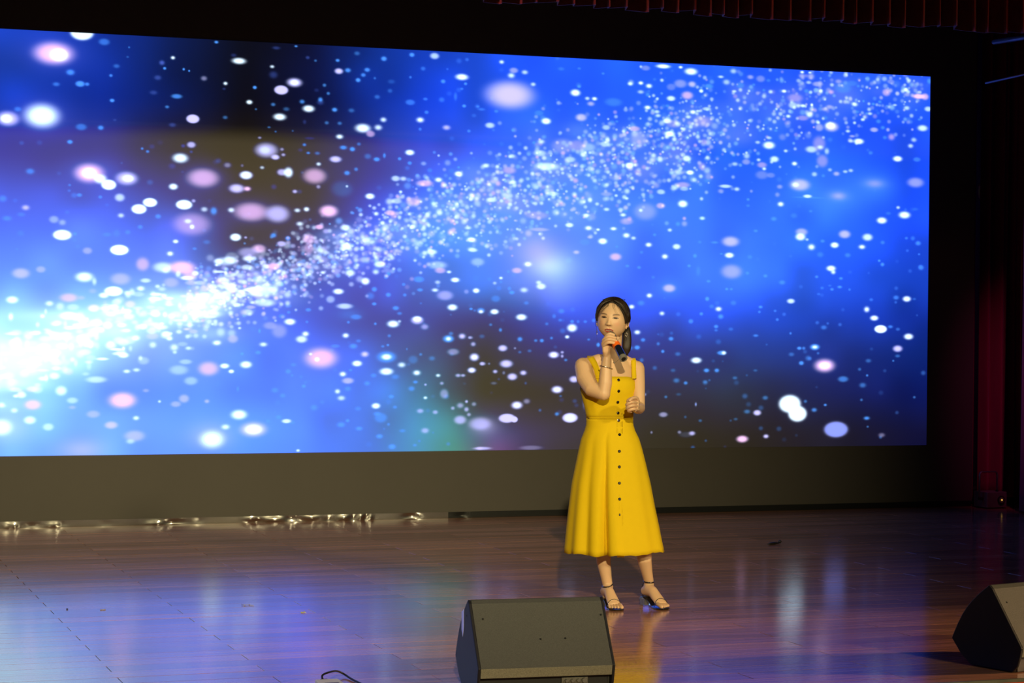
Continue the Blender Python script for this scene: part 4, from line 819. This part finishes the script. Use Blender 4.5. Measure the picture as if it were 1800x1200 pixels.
# hand closed round the microphone: index uppermost
for q in ([(1064, 601, -.185), (1064.5, 592.5, -.197), (1071, 586.5, -.212), (1079, 588.5, -.205)],
          [(1062, 606, -.185), (1061, 597.5, -.203), (1069.5, 591, -.224), (1081.5, 593.5, -.212)],
          [(1062, 611, -.185), (1060, 602.5, -.205), (1069.5, 596, -.231), (1083, 598.5, -.218)],
          [(1063, 615, -.185), (1061, 608, -.205), (1069.5, 601.5, -.229), (1080.5, 603, -.222)]):
    finger(q, .0090)
finger([(1068, 613, -.175), (1076, 607, -.165), (1083, 600, -.165), (1086, 594, -.17)], .0098)
# loosely closed fist at the waist
for q in ([(1118, 703, -0.195), (1110, 700.5, -0.245), (1103.5, 705, -0.245), (1108, 710.5, -0.220)],
          [(1120, 708.5, -0.200), (1110, 706.5, -0.255), (1101.8, 711, -0.248), (1107, 715.5, -0.220)],
          [(1121, 714, -0.200), (1111, 712.5, -0.252), (1102.3, 717, -0.242), (1108, 720, -0.218)],
          [(1121, 719, -0.195), (1112, 718.5, -0.240), (1104.8, 721.5, -0.232), (1109, 723, -0.215)]):
    finger(q, .0092)
finger([(1122, 707, -0.190), (1119, 699.5, -0.215), (1112, 699.5, -0.245), (1107, 703.5, -0.265)], .0095)
for li, (F, fd, fs, A, heel) in enumerate(legs):
    inner = 1 if li == 1 else -1     # big toe side
    for t, s, r in ((.026, .213, .0115), (.007, .212, .0085), (-.008, .207, .0078), (-.021, .199, .0075), (-.032, .190, .0072)):
        tt = t * inner
        fin.capsule([F(.165, tt * .9, .026), F(s - .02, tt, .0225), F(s, tt, .016)], [r * .95, r, r * .92], 10)
n0 = len(BV); BV += [Vector(v) for v in fin.v]; BF += [tuple(i + n0 for i in f) for f in fin.f]; col += [SKIN] * len(fin.v)

# ---- head
HC = P(1076.5, 561.5, -.015)
HM = Matrix.Translation(HC) @ Matrix.Rotation(math.radians(-10), 4, 'Z') @ Matrix.Rotation(math.radians(-5), 4, 'X') @ Matrix.Rotation(math.radians(4.5), 4, 'Y')
def G(d, s): return math.exp(-(d / s) ** 2)
def head_point(u, v):
    """u: 0 = front, v: elevation"""
    cu, su, cv, sv = math.cos(u), math.sin(u), math.cos(v), math.sin(v)
    z = .106 * sv
    hw = .078
    x = hw * cv ** .9 * su
    y = -(.088 if cu > 0 else .098) * cv ** .92 * (abs(cu) ** .9) * (1 if cu > 0 else -1)
    if z < 0:
        t = -z / .106
        x *= 1 - .29 * t ** 1.7
        if y > 0: y *= 1 - .5 * t
        else: y *= 1 + .02 * t
        x *= 1 + .12 * G(t - .62, .3)
    if z > .03: x *= 1 + .03 * G(z - .06, .03)
    if cu > 0:
        f = min(1, max(0, (cu - .25) / .4))
        d = 0
        na = max(0, min(1, (.012 - z) / .046)) ** 1.15
        if z < -.036: na *= max(0, 1 - (-.036 - z) / .008)
        d += .017 * na * G(x, .0085 + .004 * na)
        d += .006 * (G(x - .0115, .0052) + G(x + .0115, .0052)) * G(z + .0335, .0055)
        d -= .0035 * (G(x - .006, .003) + G(x + .006, .003)) * G(z + .0405, .003)
        d -= .0062 * (G(x - .031, .015) + G(x + .031, .015)) * G(z - .003, .0115)
        d += .0048 * (G(x - .031, .0115) + G(x + .031, .0115)) * G(z - .0005, .0065)
        d += .0022 * (G(x - .030, .016) + G(x + .030, .016)) * G(z - .021, .006)
        d += .0035 * (G(x - .042, .02) + G(x + .042, .02)) * G(z + .028, .02)
        d += .0052 * G(x, .017) * G(z + .0585, .0042)
        d += .0055 * G(x, .015) * G(z + .0715, .0050)
        d -= .0048 * G(x, .017) * G(z + .0645, .0028)
        d -= .002 * G(x, .004) * G(z + .049, .006)
        d += .006 * G(x, .018) * G(z + .094, .013)
        d -= .0025 * G(x, .02) * G(z + .082, .006)
        y -= d * f
    return Vector((x, y, z))
def face_tint(p):
    x, z = abs(p.x), p.z
    c = list(SKIN)
    def mixc(c, k, w): return [a * (1 - w) + b * w for a, b in zip(c, k)]
    if p.y > -.02: return c
    c = mixc(c, (.78, .30, .24), .28 * G(x - .044, .017) * G(z + .026, .015))
    # eyes, brows, lips
    xe = x - .031
    lid = .0058 * (1 - (xe / .0150) ** 2) if abs(xe) < .0150 else -1
    up, lo = z - (.0018 + lid * .78 + .06 * xe), (.0018 - lid * .55 + .06 * xe) - z
    if lid > 0 and up < 0 and lo < 0:
        c = (.42, .33, .26)
        if math.hypot(xe, z - .0016) < .0078: c = (.010, .006, .005)
    if abs(xe) < .0175 and -.0018 < up < .0024: c = mixc(c, (.012, .006, .005), 1.0)
    if lid > 0 and abs(lo) < .0011: c = mixc(c, (.14, .06, .04), .6)
    c = mixc(c, (.46, .24, .16), .35 * G(xe, .016) * G(z - .0095, .0035))
    bz = .0215 + .10 * (x - .030) - 9 * (x - .033) ** 2
    bw = .0031 - .05 * max(0, x - .036)
    if .013 < x < .052: c = mixc(c, (.05, .025, .016), .9 * G(z - bz, bw) * min(1, (x - .013) / .006) * min(1, (.053 - x) / .006))
    lw = .0245
    if x < lw:
        k = (1 - (x / lw) ** 2) ** .7
        zu = -.0645 + .0098 * k - .0022 * G(x, .0042); zl = -.0645 - .0105 * k; zm = -.0645
        if zl < z < zu:
            c = (.46, .07, .075) if z > zm else (.52, .11, .10)
            if abs(z - zm) < .0030 * k and x < .016: c = (.62, .52, .42) if z > zm - .0005 else (.08, .012, .012)
    c = mixc(c, (.16, .06, .04), .75 * (G(p.x - .006, .0026) + G(p.x + .006, .0026)) * G(z + .0405, .0022))
    return c
NU, NV = 320, 220
hv = []; hc = []
for j in range(NV + 1):
    v = math.pi * (j / NV - .5) * .9995
    for i in range(NU):
        t = 2 * (i / NU) - 1; u = math.pi * (abs(t) ** 1.35) * (1 if t > 0 else -1)
        p = head_point(u, v); hv.append(p); hc.append(face_tint(p))
hf = [(j * NU + i, j * NU + (i + 1) % NU, (j + 1) * NU + (i + 1) % NU, (j + 1) * NU + i) for j in range(NV) for i in range(NU)]
hf.append(tuple(reversed(range(NU)))); hf.append(tuple(range(NV * NU, NV * NU + NU)))
n0 = len(BV); BV += [HM @ p for p in hv]; BF += [tuple(i + n0 for i in f) for f in hf]; col += [tuple(c) for c in hc]
# ears
ear = MB()
for s in (-1, 1):
    c0 = Vector((s * .0745, .006, -.010))
    ring = []
    for k in range(15):
        a = math.radians(-120 + k * 19)
        ring.append(c0 + Vector((s * (.004 + .006 * math.cos(a * .5)), .006 + .012 * math.cos(a) * .9, .026 * math.sin(a) + .004)))
    ear.capsule(ring, [.0038] * 15, 8)
    ear.ball(c0 + Vector((s * .001, .004, -.001)), (.006, .013, .025), 12, 8)
    ear.ball(c0 + Vector((s * .003, -.002, -.026)), (.004, .006, .008), 10, 6)
n0 = len(BV); BV += [HM @ Vector(p) for p in ear.v]; BF += [tuple(i + n0 for i in f) for f in ear.f]; col += [SKIN] * len(ear.v)
bo = put('body', BV, BF, M_skin, singer, smooth=True)
at = bo.data.color_attributes.new('tint', 'FLOAT_COLOR', 'POINT')
at.data.foreach_set('color', [c for q in col for c in (*q, 1.0)])

# ---- hair: shaped cap, strands over it, fringe wisps, pony tail
def hair_line(u):
    a = abs(math.degrees(u))
    return float(np.interp(a, [0, 12, 25, 38, 50, 62, 72, 84, 100, 125, 150, 180], [.083, .081, .074, .060, .040, .012, -.018, .004, -.012, -.035, -.055, -.065]))
def hair_p(u, z, off):
    v = math.asin(max(-1, min(1, z / .106)))
    p = head_point(u, v)
    n = Vector((p.x / .0057, p.y / .0085, p.z / .0112)).normalized()
    k = off * (.55 + .45 * min(1, max(0, (z - hair_line(u)) / .03)))
    return p + n * k
hair = MB(); NUh, NVh = 120, 46
for i in range(NUh):
    for j in range(NVh + 1):
        u = -math.pi + 2 * math.pi * i / NUh
        zl = hair_line(u); t = j / NVh
        zt = .106
        # even steps in elevation angle
        v0, v1 = math.asin(zl / .106), math.pi / 2 - .01
        z = .106 * math.sin(v0 + (v1 - v0) * t)
        wob = .0018 * math.sin(i * 1.9 + 3 * math.sin(j * .2)) + .0012 * math.sin(i * 4.3)
        off = .013 + wob * (1 - t * .7) + .004 * G(math.degrees(abs(u)) - 120, 60)
        hair.v.append(tuple(HM @ hair_p(u, z, off if j else .002)))
for i in range(NUh):
    i2 = (i + 1) % NUh
    for j in range(NVh):
        hair.f.append((i * (NVh + 1) + j, i2 * (NVh + 1) + j, i2 * (NVh + 1) + j + 1, i * (NVh + 1) + j + 1))
hair.f.append(tuple(i * (NVh + 1) + NVh for i in range(NUh)))
hr = random.Random(11)
# strands swept from the crown down and back
for k in range(260):
    u0 = hr.uniform(-math.pi, math.pi); zl = hair_line(u0)
    part = .1035
    P0 = []
    for s in range(9):
        t = s / 8
        v0, v1 = math.asin((zl - hr.uniform(-.001, .004)) / .106), math.pi / 2 - .12
        z = .106 * math.sin(v1 + (v0 - v1) * t)
        P0.append(HM @ hair_p(u0 + .10 * t * (1 if u0 > 0 else -1) * hr.uniform(.6, 1.2), z, .0135 + .0012 * math.sin(t * 3 + k)))
    hair.tube(P0, [.0011 * (1 - .5 * abs(2 * (s / 8) - 1)) for s in range(9)], 5)
def wisp(pts, r, y=-.10, n=5, mb=None):
    q = smooth_path([P(*a) for a in pts], 5)
    (mb or hair).tube(q, [r * (1 - .75 * i / len(q)) for i in range(len(q))], 5)
# front locks framing the face and thin fringe
for dx in (0, .9, 1.8, 2.7, 3.4):
    wisp([(1073 - dx, 527 + dx * .3, -.09), (1060 - dx, 534, -.098), (1052 - dx * .8, 547, -.088), (1048.6 - dx * .3, 560, -.07), (1047.5, 574, -.055)], .0032)
    wisp([(1079 + dx, 527 + dx * .3, -.09), (1090 + dx, 535, -.097), (1098 + dx * .8, 548, -.088), (1101.5 + dx * .6, 558, -.072), (1103 + dx * .5, 570, -.05)], .0032)
wisp([(1077, 533, -.106), (1078, 540, -.112), (1081, 547, -.112), (1086, 554, -.108)], .0009)
wisp([(1079, 532, -.105), (1080.5, 540, -.112), (1084, 548, -.11), (1088, 553, -.106)], .0008)
wisp([(1084, 532, -.102), (1089, 541, -.108), (1095, 552, -.102), (1100, 564, -.085)], .0016)
wisp([(1086, 532, -.1), (1092, 542, -.105), (1098, 553, -.098), (1101, 566, -.08)], .002)
wisp([(1088, 532, -.1), (1094, 541, -.1), (1099, 550, -.095), (1102, 562, -.075)], .0022)
wisp([(1071, 533, -.105), (1064, 540, -.107), (1057, 549, -.098), (1053, 556, -.09)], .0018)
wisp([(1070, 532, -.103), (1062, 539, -.104), (1055, 548, -.095), (1051, 558, -.085)], .0022)
wisp([(1048.5, 572, -.055), (1048.5, 583, -.05), (1049.5, 600, -.05), (1050, 622, -.045)], .0007)
wisp([(1103.5, 572, -.04), (1105, 580, -.03), (1108, 584, -.03)], .0009)
for k in range(14):
    x = 1062 + hr.uniform(0, 34); q = P(x, 527 + abs(x - 1078) * .12, -.02)
    hair.tube([q, q + Vector((hr.uniform(-.01, .012), 0, .008)), q + Vector((hr.uniform(-.02, .025), .01, hr.uniform(.002, .012)))], [.0011, .0008, .0003], 4)
ho = hair.put('hair', M_hair, singer, smooth=True); ho['label'] = 'dark brown hair tied back with loose front locks'
pt = MB()
base_pt = [(1094, 566, .085), (1100, 580, .075), (1101.5, 597, .06), (1101, 612, .05), (1100, 624, .05)]
pt.tube(smooth_path([P(*a) for a in base_pt], 4), [(.018 + .008 * math.sin(math.pi * (i + 2) / 20)) * (1 if i < 13 else (17 - i) / 5 + .15) for i in range(17)], 16)
for k in range(40):
    ox, oy = hr.uniform(-6.5, 6.5), hr.uniform(-.03, .03)
    q = smooth_path([P(a + ox * (.5 if i == 0 else 1) * (1 - .12 * i), b_ + hr.uniform(-1, 2) + (hr.uniform(-3, 5) if i == 4 else 0), c + oy * .7) for i, (a, b_, c) in enumerate(base_pt)], 3)
    pt.tube(q, [.0022 * (1 - .8 * i / len(q)) for i in range(len(q))], 5)
po = pt.put('ponytail', M_hair, singer, smooth=True)

# ---- dress
NS = 144
def bod_ring(z, cx, cy, rx, ry, yw, n=NS):
    c, s = math.cos(yw), math.sin(yw); R = []
    for k in range(n):
        a = 2 * math.pi * k / n - math.pi / 2          # k = 0 faces the hall
        R.append(Vector((cx + rx * math.cos(a) * c - ry * math.sin(a) * s, cy + rx * math.cos(a) * s + ry * math.sin(a) * c, z)))
    return R
zw = Z(735)
prof = [(735, 1072, .015, .127, .090), (727, 1071.8, .014, .129, .091), (716, 1071, .012, .134, .094), (704, 1070, .008, .141, .100), (692, 1069.5, .002, .148, .108), (681, 1069.2, -.002, .153, .112), (671, 1069.2, .0, .152, .108), (661, 1069.5, .004, .148, .098)]
rings = [bod_ring(Z(a), X(b_), c, d, e, YB) for a, b_, c, d, e in prof]
ztop = Z(661)
top = []
for k in range(NS):
    a = 2 * math.pi * k / NS           # 0 front (body frame), pi/2 to the right
    side = abs(math.sin(a)) ** 6
    top.append(ztop - .055 * side - (.02 if math.cos(a) < 0 else 0))
rows = []
for ri, R in enumerate(rings):
    rows.append([Vector((p.x, p.y, min(p.z, top[k]))) for k, p in enumerate(R)])
# gentle soft wrinkle under the bust
for ri, R in enumerate(rows):
    for k, p in enumerate(R):
        d = .0016 * math.sin(9 * p.z * 20 + 3 * math.sin(k * .13)) * math.sin(k * .21)
        R[k] = p + Vector((p.x - X(1071), p.y, 0)).normalized() * d
bodice = MB().loft(rows, cap=False)
# skirt
sl = [(735, 1032, 1112), (745, 1029, 1115.5), (755, 1026, 1118.5), (775, 1021, 1124.5), (790, 1017.5, 1129), (812, 1013, 1134.5), (850, 1005, 1143.5), (890, 1000, 1151), (925, 996, 1158.5), (972, 991.5, 1167.5)]
def skirt_row(t):
    py = 735 + (971 - 735) * t
    l = np.interp(py, [a[0] for a in sl], [a[1] for a in sl]); r = np.interp(py, [a[0] for a in sl], [a[2] for a in sl])
    L, R = P(l, py, .0), P(r, py, .0)
    cx = (L.x + R.x) / 2; hw = (R.x - L.x) / 2; z = (L.z + R.z) / 2
    hd = .088 + (hw - .118) * .78
    A = min(1, max(0, (t - .05) / .95)) ** .8
    out = []
    for k in range(NS * 2):
        a = math.pi * k / NS                      # 0 = towards the hall, then to the right
        dg_ = math.degrees(a); dg_ = dg_ - 360 if dg_ > 180 else dg_
        f = 0
        for c0, w, d in ((-8 - 3 * t, 4.5, -.27), (-35, 7, -.08), (-62, 8, -.03), (30, 12, -.03), (56, 10, -.035), (-22, 9, .04), (3, 7, .055), (-48, 8, .03), (70, 8, .02)):
            f += d * math.exp(-((dg_ - c0) / w) ** 2)
        if abs(dg_) > 95: f += .07 * math.sin(math.radians(dg_) * 9 + 1) * min(1, (abs(dg_) - 95) / 15)
        rr = 1 + A * f
        x = cx + hw * rr * math.sin(a); y = .015 - hd * rr * math.cos(a)
        zz = z
        if t > .9: zz += ((.0035 * math.sin(a * 7 + 1) + .0015 * math.sin(a * 23)) + .012 * max(0, math.sin(a))) * (t - .9) / .1
        p_ = Vector((x, y, zz)); g_ = min(1, t / .16); g_ = g_ * g_ * (3 - 2 * g_)
        out.append(WAIST[k].lerp(p_, g_) if g_ < 1 else p_)
        out[-1].z = zz
    return out
WAIST = bod_ring(0, X(1072), .015, .127, .090, YB, NS * 2)
srows = [skirt_row(t) for t in [0, .02, .05, .09] + [k / 26 for k in range(3, 27)]]
skirt = MB().loft(srows, cap=False)
dr = MB().add(bodice.v, bodice.f).add(skirt.v, skirt.f)
do = dr.put('dress', M_dress, singer, smooth=True, solid=.003)
do['label'] = 'mustard yellow sleeveless midi dress with a row of black buttons'
dress_tree = BVHTree.FromPolygons([Vector(v) for v in dr.v], dr.f)
def hit(px, py, tree=dress_tree):
    q = P(px, py, -.6); d = (q - CAML).normalized()
    loc, n, i, dist = tree.ray_cast(CAML, d)
    if loc is None: return None, None
    if n.dot(d) > 0: n = -n
    return loc, n
# button placket, waist seam
def ribbon(name, left, right, tree, off, m, par, thick=.0016):
    v = []
    for a, b_ in zip(left, right):
        for q in (a, b_):
            l, n = hit(*q, tree)
            if l is None: l, n = P(*q, -.1), Vector((0, -1, 0))
            v.append(l + n * off)
    f = [(2 * i, 2 * i + 1, 2 * i + 3, 2 * i + 2) for i in range(len(left) - 1)]
    return put(name, v, f, m, par, smooth=True, solid=thick)
ys = [663 + k * 6 for k in range(12)]
ribbon('placket', [(1082.5, y) for y in ys], [(1093.5, y) for y in ys], dress_tree, .0008, M_dress, do, .0012)
ys = [739 + k * 12 for k in range(21)]
ribbon('placket', [(1083.5 + (y - 739) * .005, y) for y in ys], [(1094.5 + (y - 739) * .012, y) for y in ys], dress_tree, .0008, M_dress, do, .0012)
xs_ = [1034 + k * 4 for k in range(20)]
ribbon('waist_seam', [(x, 733.3 + abs(x - 1072) * .0) for x in xs_], [(x, 736.2) for x in xs_], dress_tree, .002, M_dress, do)
def button(px, py, r, m, name='button', squash=1.0):
    l, n = hit(px, py)
    if l is None: return
    mb = MB(); t1 = n.cross(Vector((0, 0, 1))).normalized()
    l = l + n * .0015
    mb.tube([l, l + n * .003, l + n * .0042], [(r * squash, r), (r * squash, r), (r * .7 * squash, r * .7)], 16, side=t1)
    b = mb.put(name, m, do, smooth=False)
    MB().tube([l + n * .0042, l + n * .0048], r * .3, 8).put('button_eye', M_silver if m is M_button and False else M_rubber, None).parent = do
    return b
for px_, py_ in ((1087, 668), (1087.2, 687), (1085.6, 706.5), (1086, 725.5), (1089, 764), (1088.5, 793), (1088.5, 820.5), (1088.5, 849), (1088.8, 877)):
    button(px_, py_, .0078, M_button)
button(1089, 904.5, .0068, M_button, squash=.55)
b = button(1087, 738.5, .0085, M_silver); b['label'] = 'shiny silver button at the waist'

# straps: cloth bands lying on the shoulders, their path relaxed after being laid on the body
def strap(front, over):
    L_, R_ = [], []
    n = 14
    for k in range(n):
        t = k / (n - 1) * (len(front) - 1); i = min(int(t), len(front) - 2); u = t - i
        for side, out in ((0, L_), (1, R_)):
            q = tuple(front[i][side][c] * (1 - u) + front[i + 1][side][c] * u for c in (0, 1))
            best = None
            for tree in (body_tree, dress_tree):
                l, nn = hit(*q, tree)
                if l is not None and -.13 < l.y < .12 and (best is None or l.y < best[0].y): best = (l, nn)
            out.append(best[0] + best[1] * .004 if best else (out[-1] + Vector((0, .006, .006)) if out else P(*q, -.09)))
    for c in (L_, R_):
        for _ in range(6):
            for k in range(1, n - 1): c[k].y = (c[k - 1].y + c[k].y * 2 + c[k + 1].y) / 4
    for k in range(n):
        m_ = min(L_[k].y, R_[k].y); L_[k].y = .6 * m_ + .4 * L_[k].y; R_[k].y = .6 * m_ + .4 * R_[k].y
    for a, b_ in over: L_.append(Vector(a)); R_.append(Vector(b_))
    v = [p for ab in zip(L_, R_) for p in ab]
    f = [(2 * i, 2 * i + 1, 2 * i + 3, 2 * i + 2) for i in range(len(v) // 2 - 1)]
    return put('shoulder_strap', v, f, M_dress, do, smooth=True, solid=.003)
def ov(px, py, y, w=.03):
    p = P(px, py, y); return (p - Vector((w / 2, 0, 0)), p + Vector((w / 2, 0, 0)))
strap([((1046.5, 666), (1059, 664)), ((1044, 652), (1055, 650)), ((1038.5, 640), (1049.5, 637)), ((1033, 631), (1043.5, 628))],
      [ov(1037, 625.5, -.0), ov(1037, 625.5, .03), ov(1036, 634, .07), ov(1042, 657, .10)])
strap([((1109.5, 666), (1119, 665)), ((1109, 655), (1118.5, 654)), ((1109, 644), (1118, 643)), ((1109, 635), (1117, 634))],
      [ov(1112, 629.5, .05), ov(1112, 629.5, .08), ov(1111, 641, .11), ov(1106, 660, .12)])

# ---- jewellery
ea = MB(); c = P(1101.3, 588, -.045)
ea.tube([c + Vector((.0062 * math.cos(a), 0, .0085 * math.sin(a))) for a in [2 * math.pi * k / 16 for k in range(17)]], .0019, 6)
ea.tube([c + Vector((0, 0, .0085)), c + Vector((-.002, 0, .016))], .0012, 6)
ea.put('earring', M_silver, singer, smooth=True)
ea = MB(); c = P(1049.3, 584, -.05)
ea.tube([c + Vector((.003 * math.cos(a), .005 * math.sin(a), .0085 * math.sin(a))) for a in [2 * math.pi * k / 16 for k in range(17)]], .0015, 6)
ea.tube([c + Vector((0, 0, .0085)), c + Vector((.002, 0, .018))], .0008, 6)
ea.put('earring', M_silver, singer, smooth=True)
nk = []
for q in ((1057, 624), (1060, 627), (1065, 631), (1072, 635.5), (1079, 636.5), (1086, 633), (1091, 628), (1095, 624)):
    l, n = hit(*q, body_tree)
    if l is not None and l.y > -.13: nk.append(l + n * .0012)
mb = MB()
if len(nk) > 2: mb.tube(smooth_path(nk, 3), .0007, 5)
l, n = hit(1079, 637.5, body_tree)
if l is not None: mb.ball(l + n * .003, (.0042, .002, .0048), 10, 6)
mb.put('necklace', M_silver, singer, smooth=True)
c = P(1068.6, 644.5, 0); tt = (WR - ER).normalized(); k_ = (c.z - ER.z) / (WR.z - ER.z); c = ER.lerp(WR, k_)
s1 = Vector((1, 0, 0)); s1 = (s1 - tt * s1.dot(tt)).normalized(); s2 = tt.cross(s1)
br = MB(); R_ = .034
br.tube([c + s1 * (R_ * math.cos(a)) + s2 * (R_ * math.sin(a)) + tt * (-.006 * math.cos(a)) for a in [2 * math.pi * k / 28 for k in range(29)]], .0021, 6)
for k in range(9):
    a = math.radians(170 + k * 22)
    if k % 2 == 0: br.ball(c + s1 * (R_ * math.cos(a)) + s2 * (R_ * math.sin(a)) + tt * (-.006 * math.cos(a)), .0034, 8, 6)
br.put('bracelet', M_silver, singer, smooth=True)

# ---- sandals
for li, (F, fd, fs, A, heel) in enumerate(legs):
    inner = 1 if li == 1 else -1
    sd = empty('sandal'); sd.parent = singer; sd['label'] = 'black strappy sandal with a clear block heel'
    secs = [(-.006, .016, .048), (.01, .027, .049), (.04, .030, .049), (.07, .026, .040), (.10, .028, .025), (.13, .034, .0115), (.16, .041, .0065), (.19, .041, .006), (.21, .034, .0065), (.226, .018, .0075)]
    v = []; f = []
    for s, w, z in secs:
        sh = .006 * inner * (s / .22) ** 2
        v += [F(s, sh - w, z - .006), F(s, sh + w, z - .006), F(s, sh + w, z), F(s, sh - w, z)]
    for i in range(len(secs) - 1):
        for k in range(4): f.append((4 * i + k, 4 * i + (k + 1) % 4, 4 * i + 4 + (k + 1) % 4, 4 * i + 4 + k))
    f += [(3, 2, 1, 0), tuple(4 * (len(secs) - 1) + k for k in range(4))]
    put('sole', v, f, M_sandal, sd, bevel=.0015)
    v = []
    for z, a, b_, w in ((0.0005, .0, .042, .021), (.042, -.002, .052, .026)):
        v += [F(a, -w, z), F(b_, -w, z), F(b_, w, z), F(a, w, z)]
    v[5] = F(.054, -.026, .0425); v[6] = F(.054, .026, .0425)
    o = put('heel_block', v, [(3, 2, 1, 0), (4, 5, 6, 7), (0, 1, 5, 4), (1, 2, 6, 5), (2, 3, 7, 6), (3, 0, 4, 7)], M_clear, sd, bevel=.002); o['label'] = 'clear acrylic block heel'
    q = []
    for k in range(25):
        a = 2 * math.pi * k / 24
        dv = fd * math.cos(a) + fs * math.sin(a)
        c = A + Vector((0, 0, .002 - .004 * math.cos(a) + (.016 + .009 * math.sin(a) if li == 1 else 0)))
        l, n, i_, _d = body_tree.ray_cast(c + dv * .09, -dv)
        q.append((l if l is not None and (l - c).length < .06 else c + dv * .034) + dv * .0022)
    MB().tube(q, [(.0042, .0014)] * 25, 6, side=(0, 0, 1)).put('ankle_strap', M_sandal, sd, smooth=True)
    c = A + fd * .012 - fs * .0315 * (1 if li == 1 else -1) * 1.0 + Vector((0, 0, .0))
    bk = A - fd * .036 + Vector((0, 0, .004))
    MB().tube([bk, F(-.012, 0, .10), F(-.010, 0, .07), F(-.004, 0, .046)], .0022, 6).put('heel_strap', M_sandal, sd, smooth=True)
    bc = P(1073, 1032.5, A.y - .035) if li == 1 else P(1144, 1023, A.y - .035)
    MB().tube([bc - Vector((.005, 0, 0)), bc + Vector((.005, 0, .001))], .0035, 8).put('buckle', M_silver, sd)
    q = []
    for k in range(17):
        a = math.pi * k / 16
        dv = fs * math.cos(a) + Vector((0, 0, math.sin(a)))
        c = F(.176 - .012 * math.sin(a), .003 * inner, .012)
        l, n, i_, _d = body_tree.ray_cast(c + dv * .09, -dv)
        q.append((l if l is not None and (l - c).length < .07 else c + dv * .042) + dv * .0024)
    MB().tube(q, [(.003, .0013)] * 17, 6, side=fd).put('toe_strap', M_sandal, sd, smooth=True)

# ---- microphone, held: a thing of its own
m0 = P(1074, 588, -.155); m1 = P(1096.3, 630.8, -.29)
ax = (m1 - m0).normalized(); Lm = (m1 - m0).length
mic = empty('microphone', ORG, -PHI)
tag(mic, 'dark navy handheld microphone with an orange ring held at the singer\'s mouth', 'microphone')
def seg(name, a, b_, ra, rb, m, n=24, **k):
    o = MB().tube([m0 + ax * (Lm * a), m0 + ax * (Lm * ((a + b_) / 2)), m0 + ax * (Lm * b_)], [ra, (ra + rb) / 2, rb], n).put(name, m, mic, smooth=False, **k); return o
g = MB().capsule([m0 + ax * .004, m0 + ax * .02], [.0215, .0225], 20); g.put('grille', mat('steel_mesh', (.4, .4, .4), .35, .9, bump=.6, bscale=900), mic, smooth=True)
seg('collar', .10, .17, .0215, .018, M_navy)
seg('handle', .17, .90, .0178, .0205, M_navy, bevel=.0006)
o = seg('grip_ring', .38, .52, .0212, .0220, M_orange, bevel=.001); o['label'] = 'bright orange ring'
seg('end_cap', .90, 1.0, .0205, .0215, M_cap, bevel=.001)
seg('antenna_socket', .99, 1.004, .0125, .0125, M_rubber)
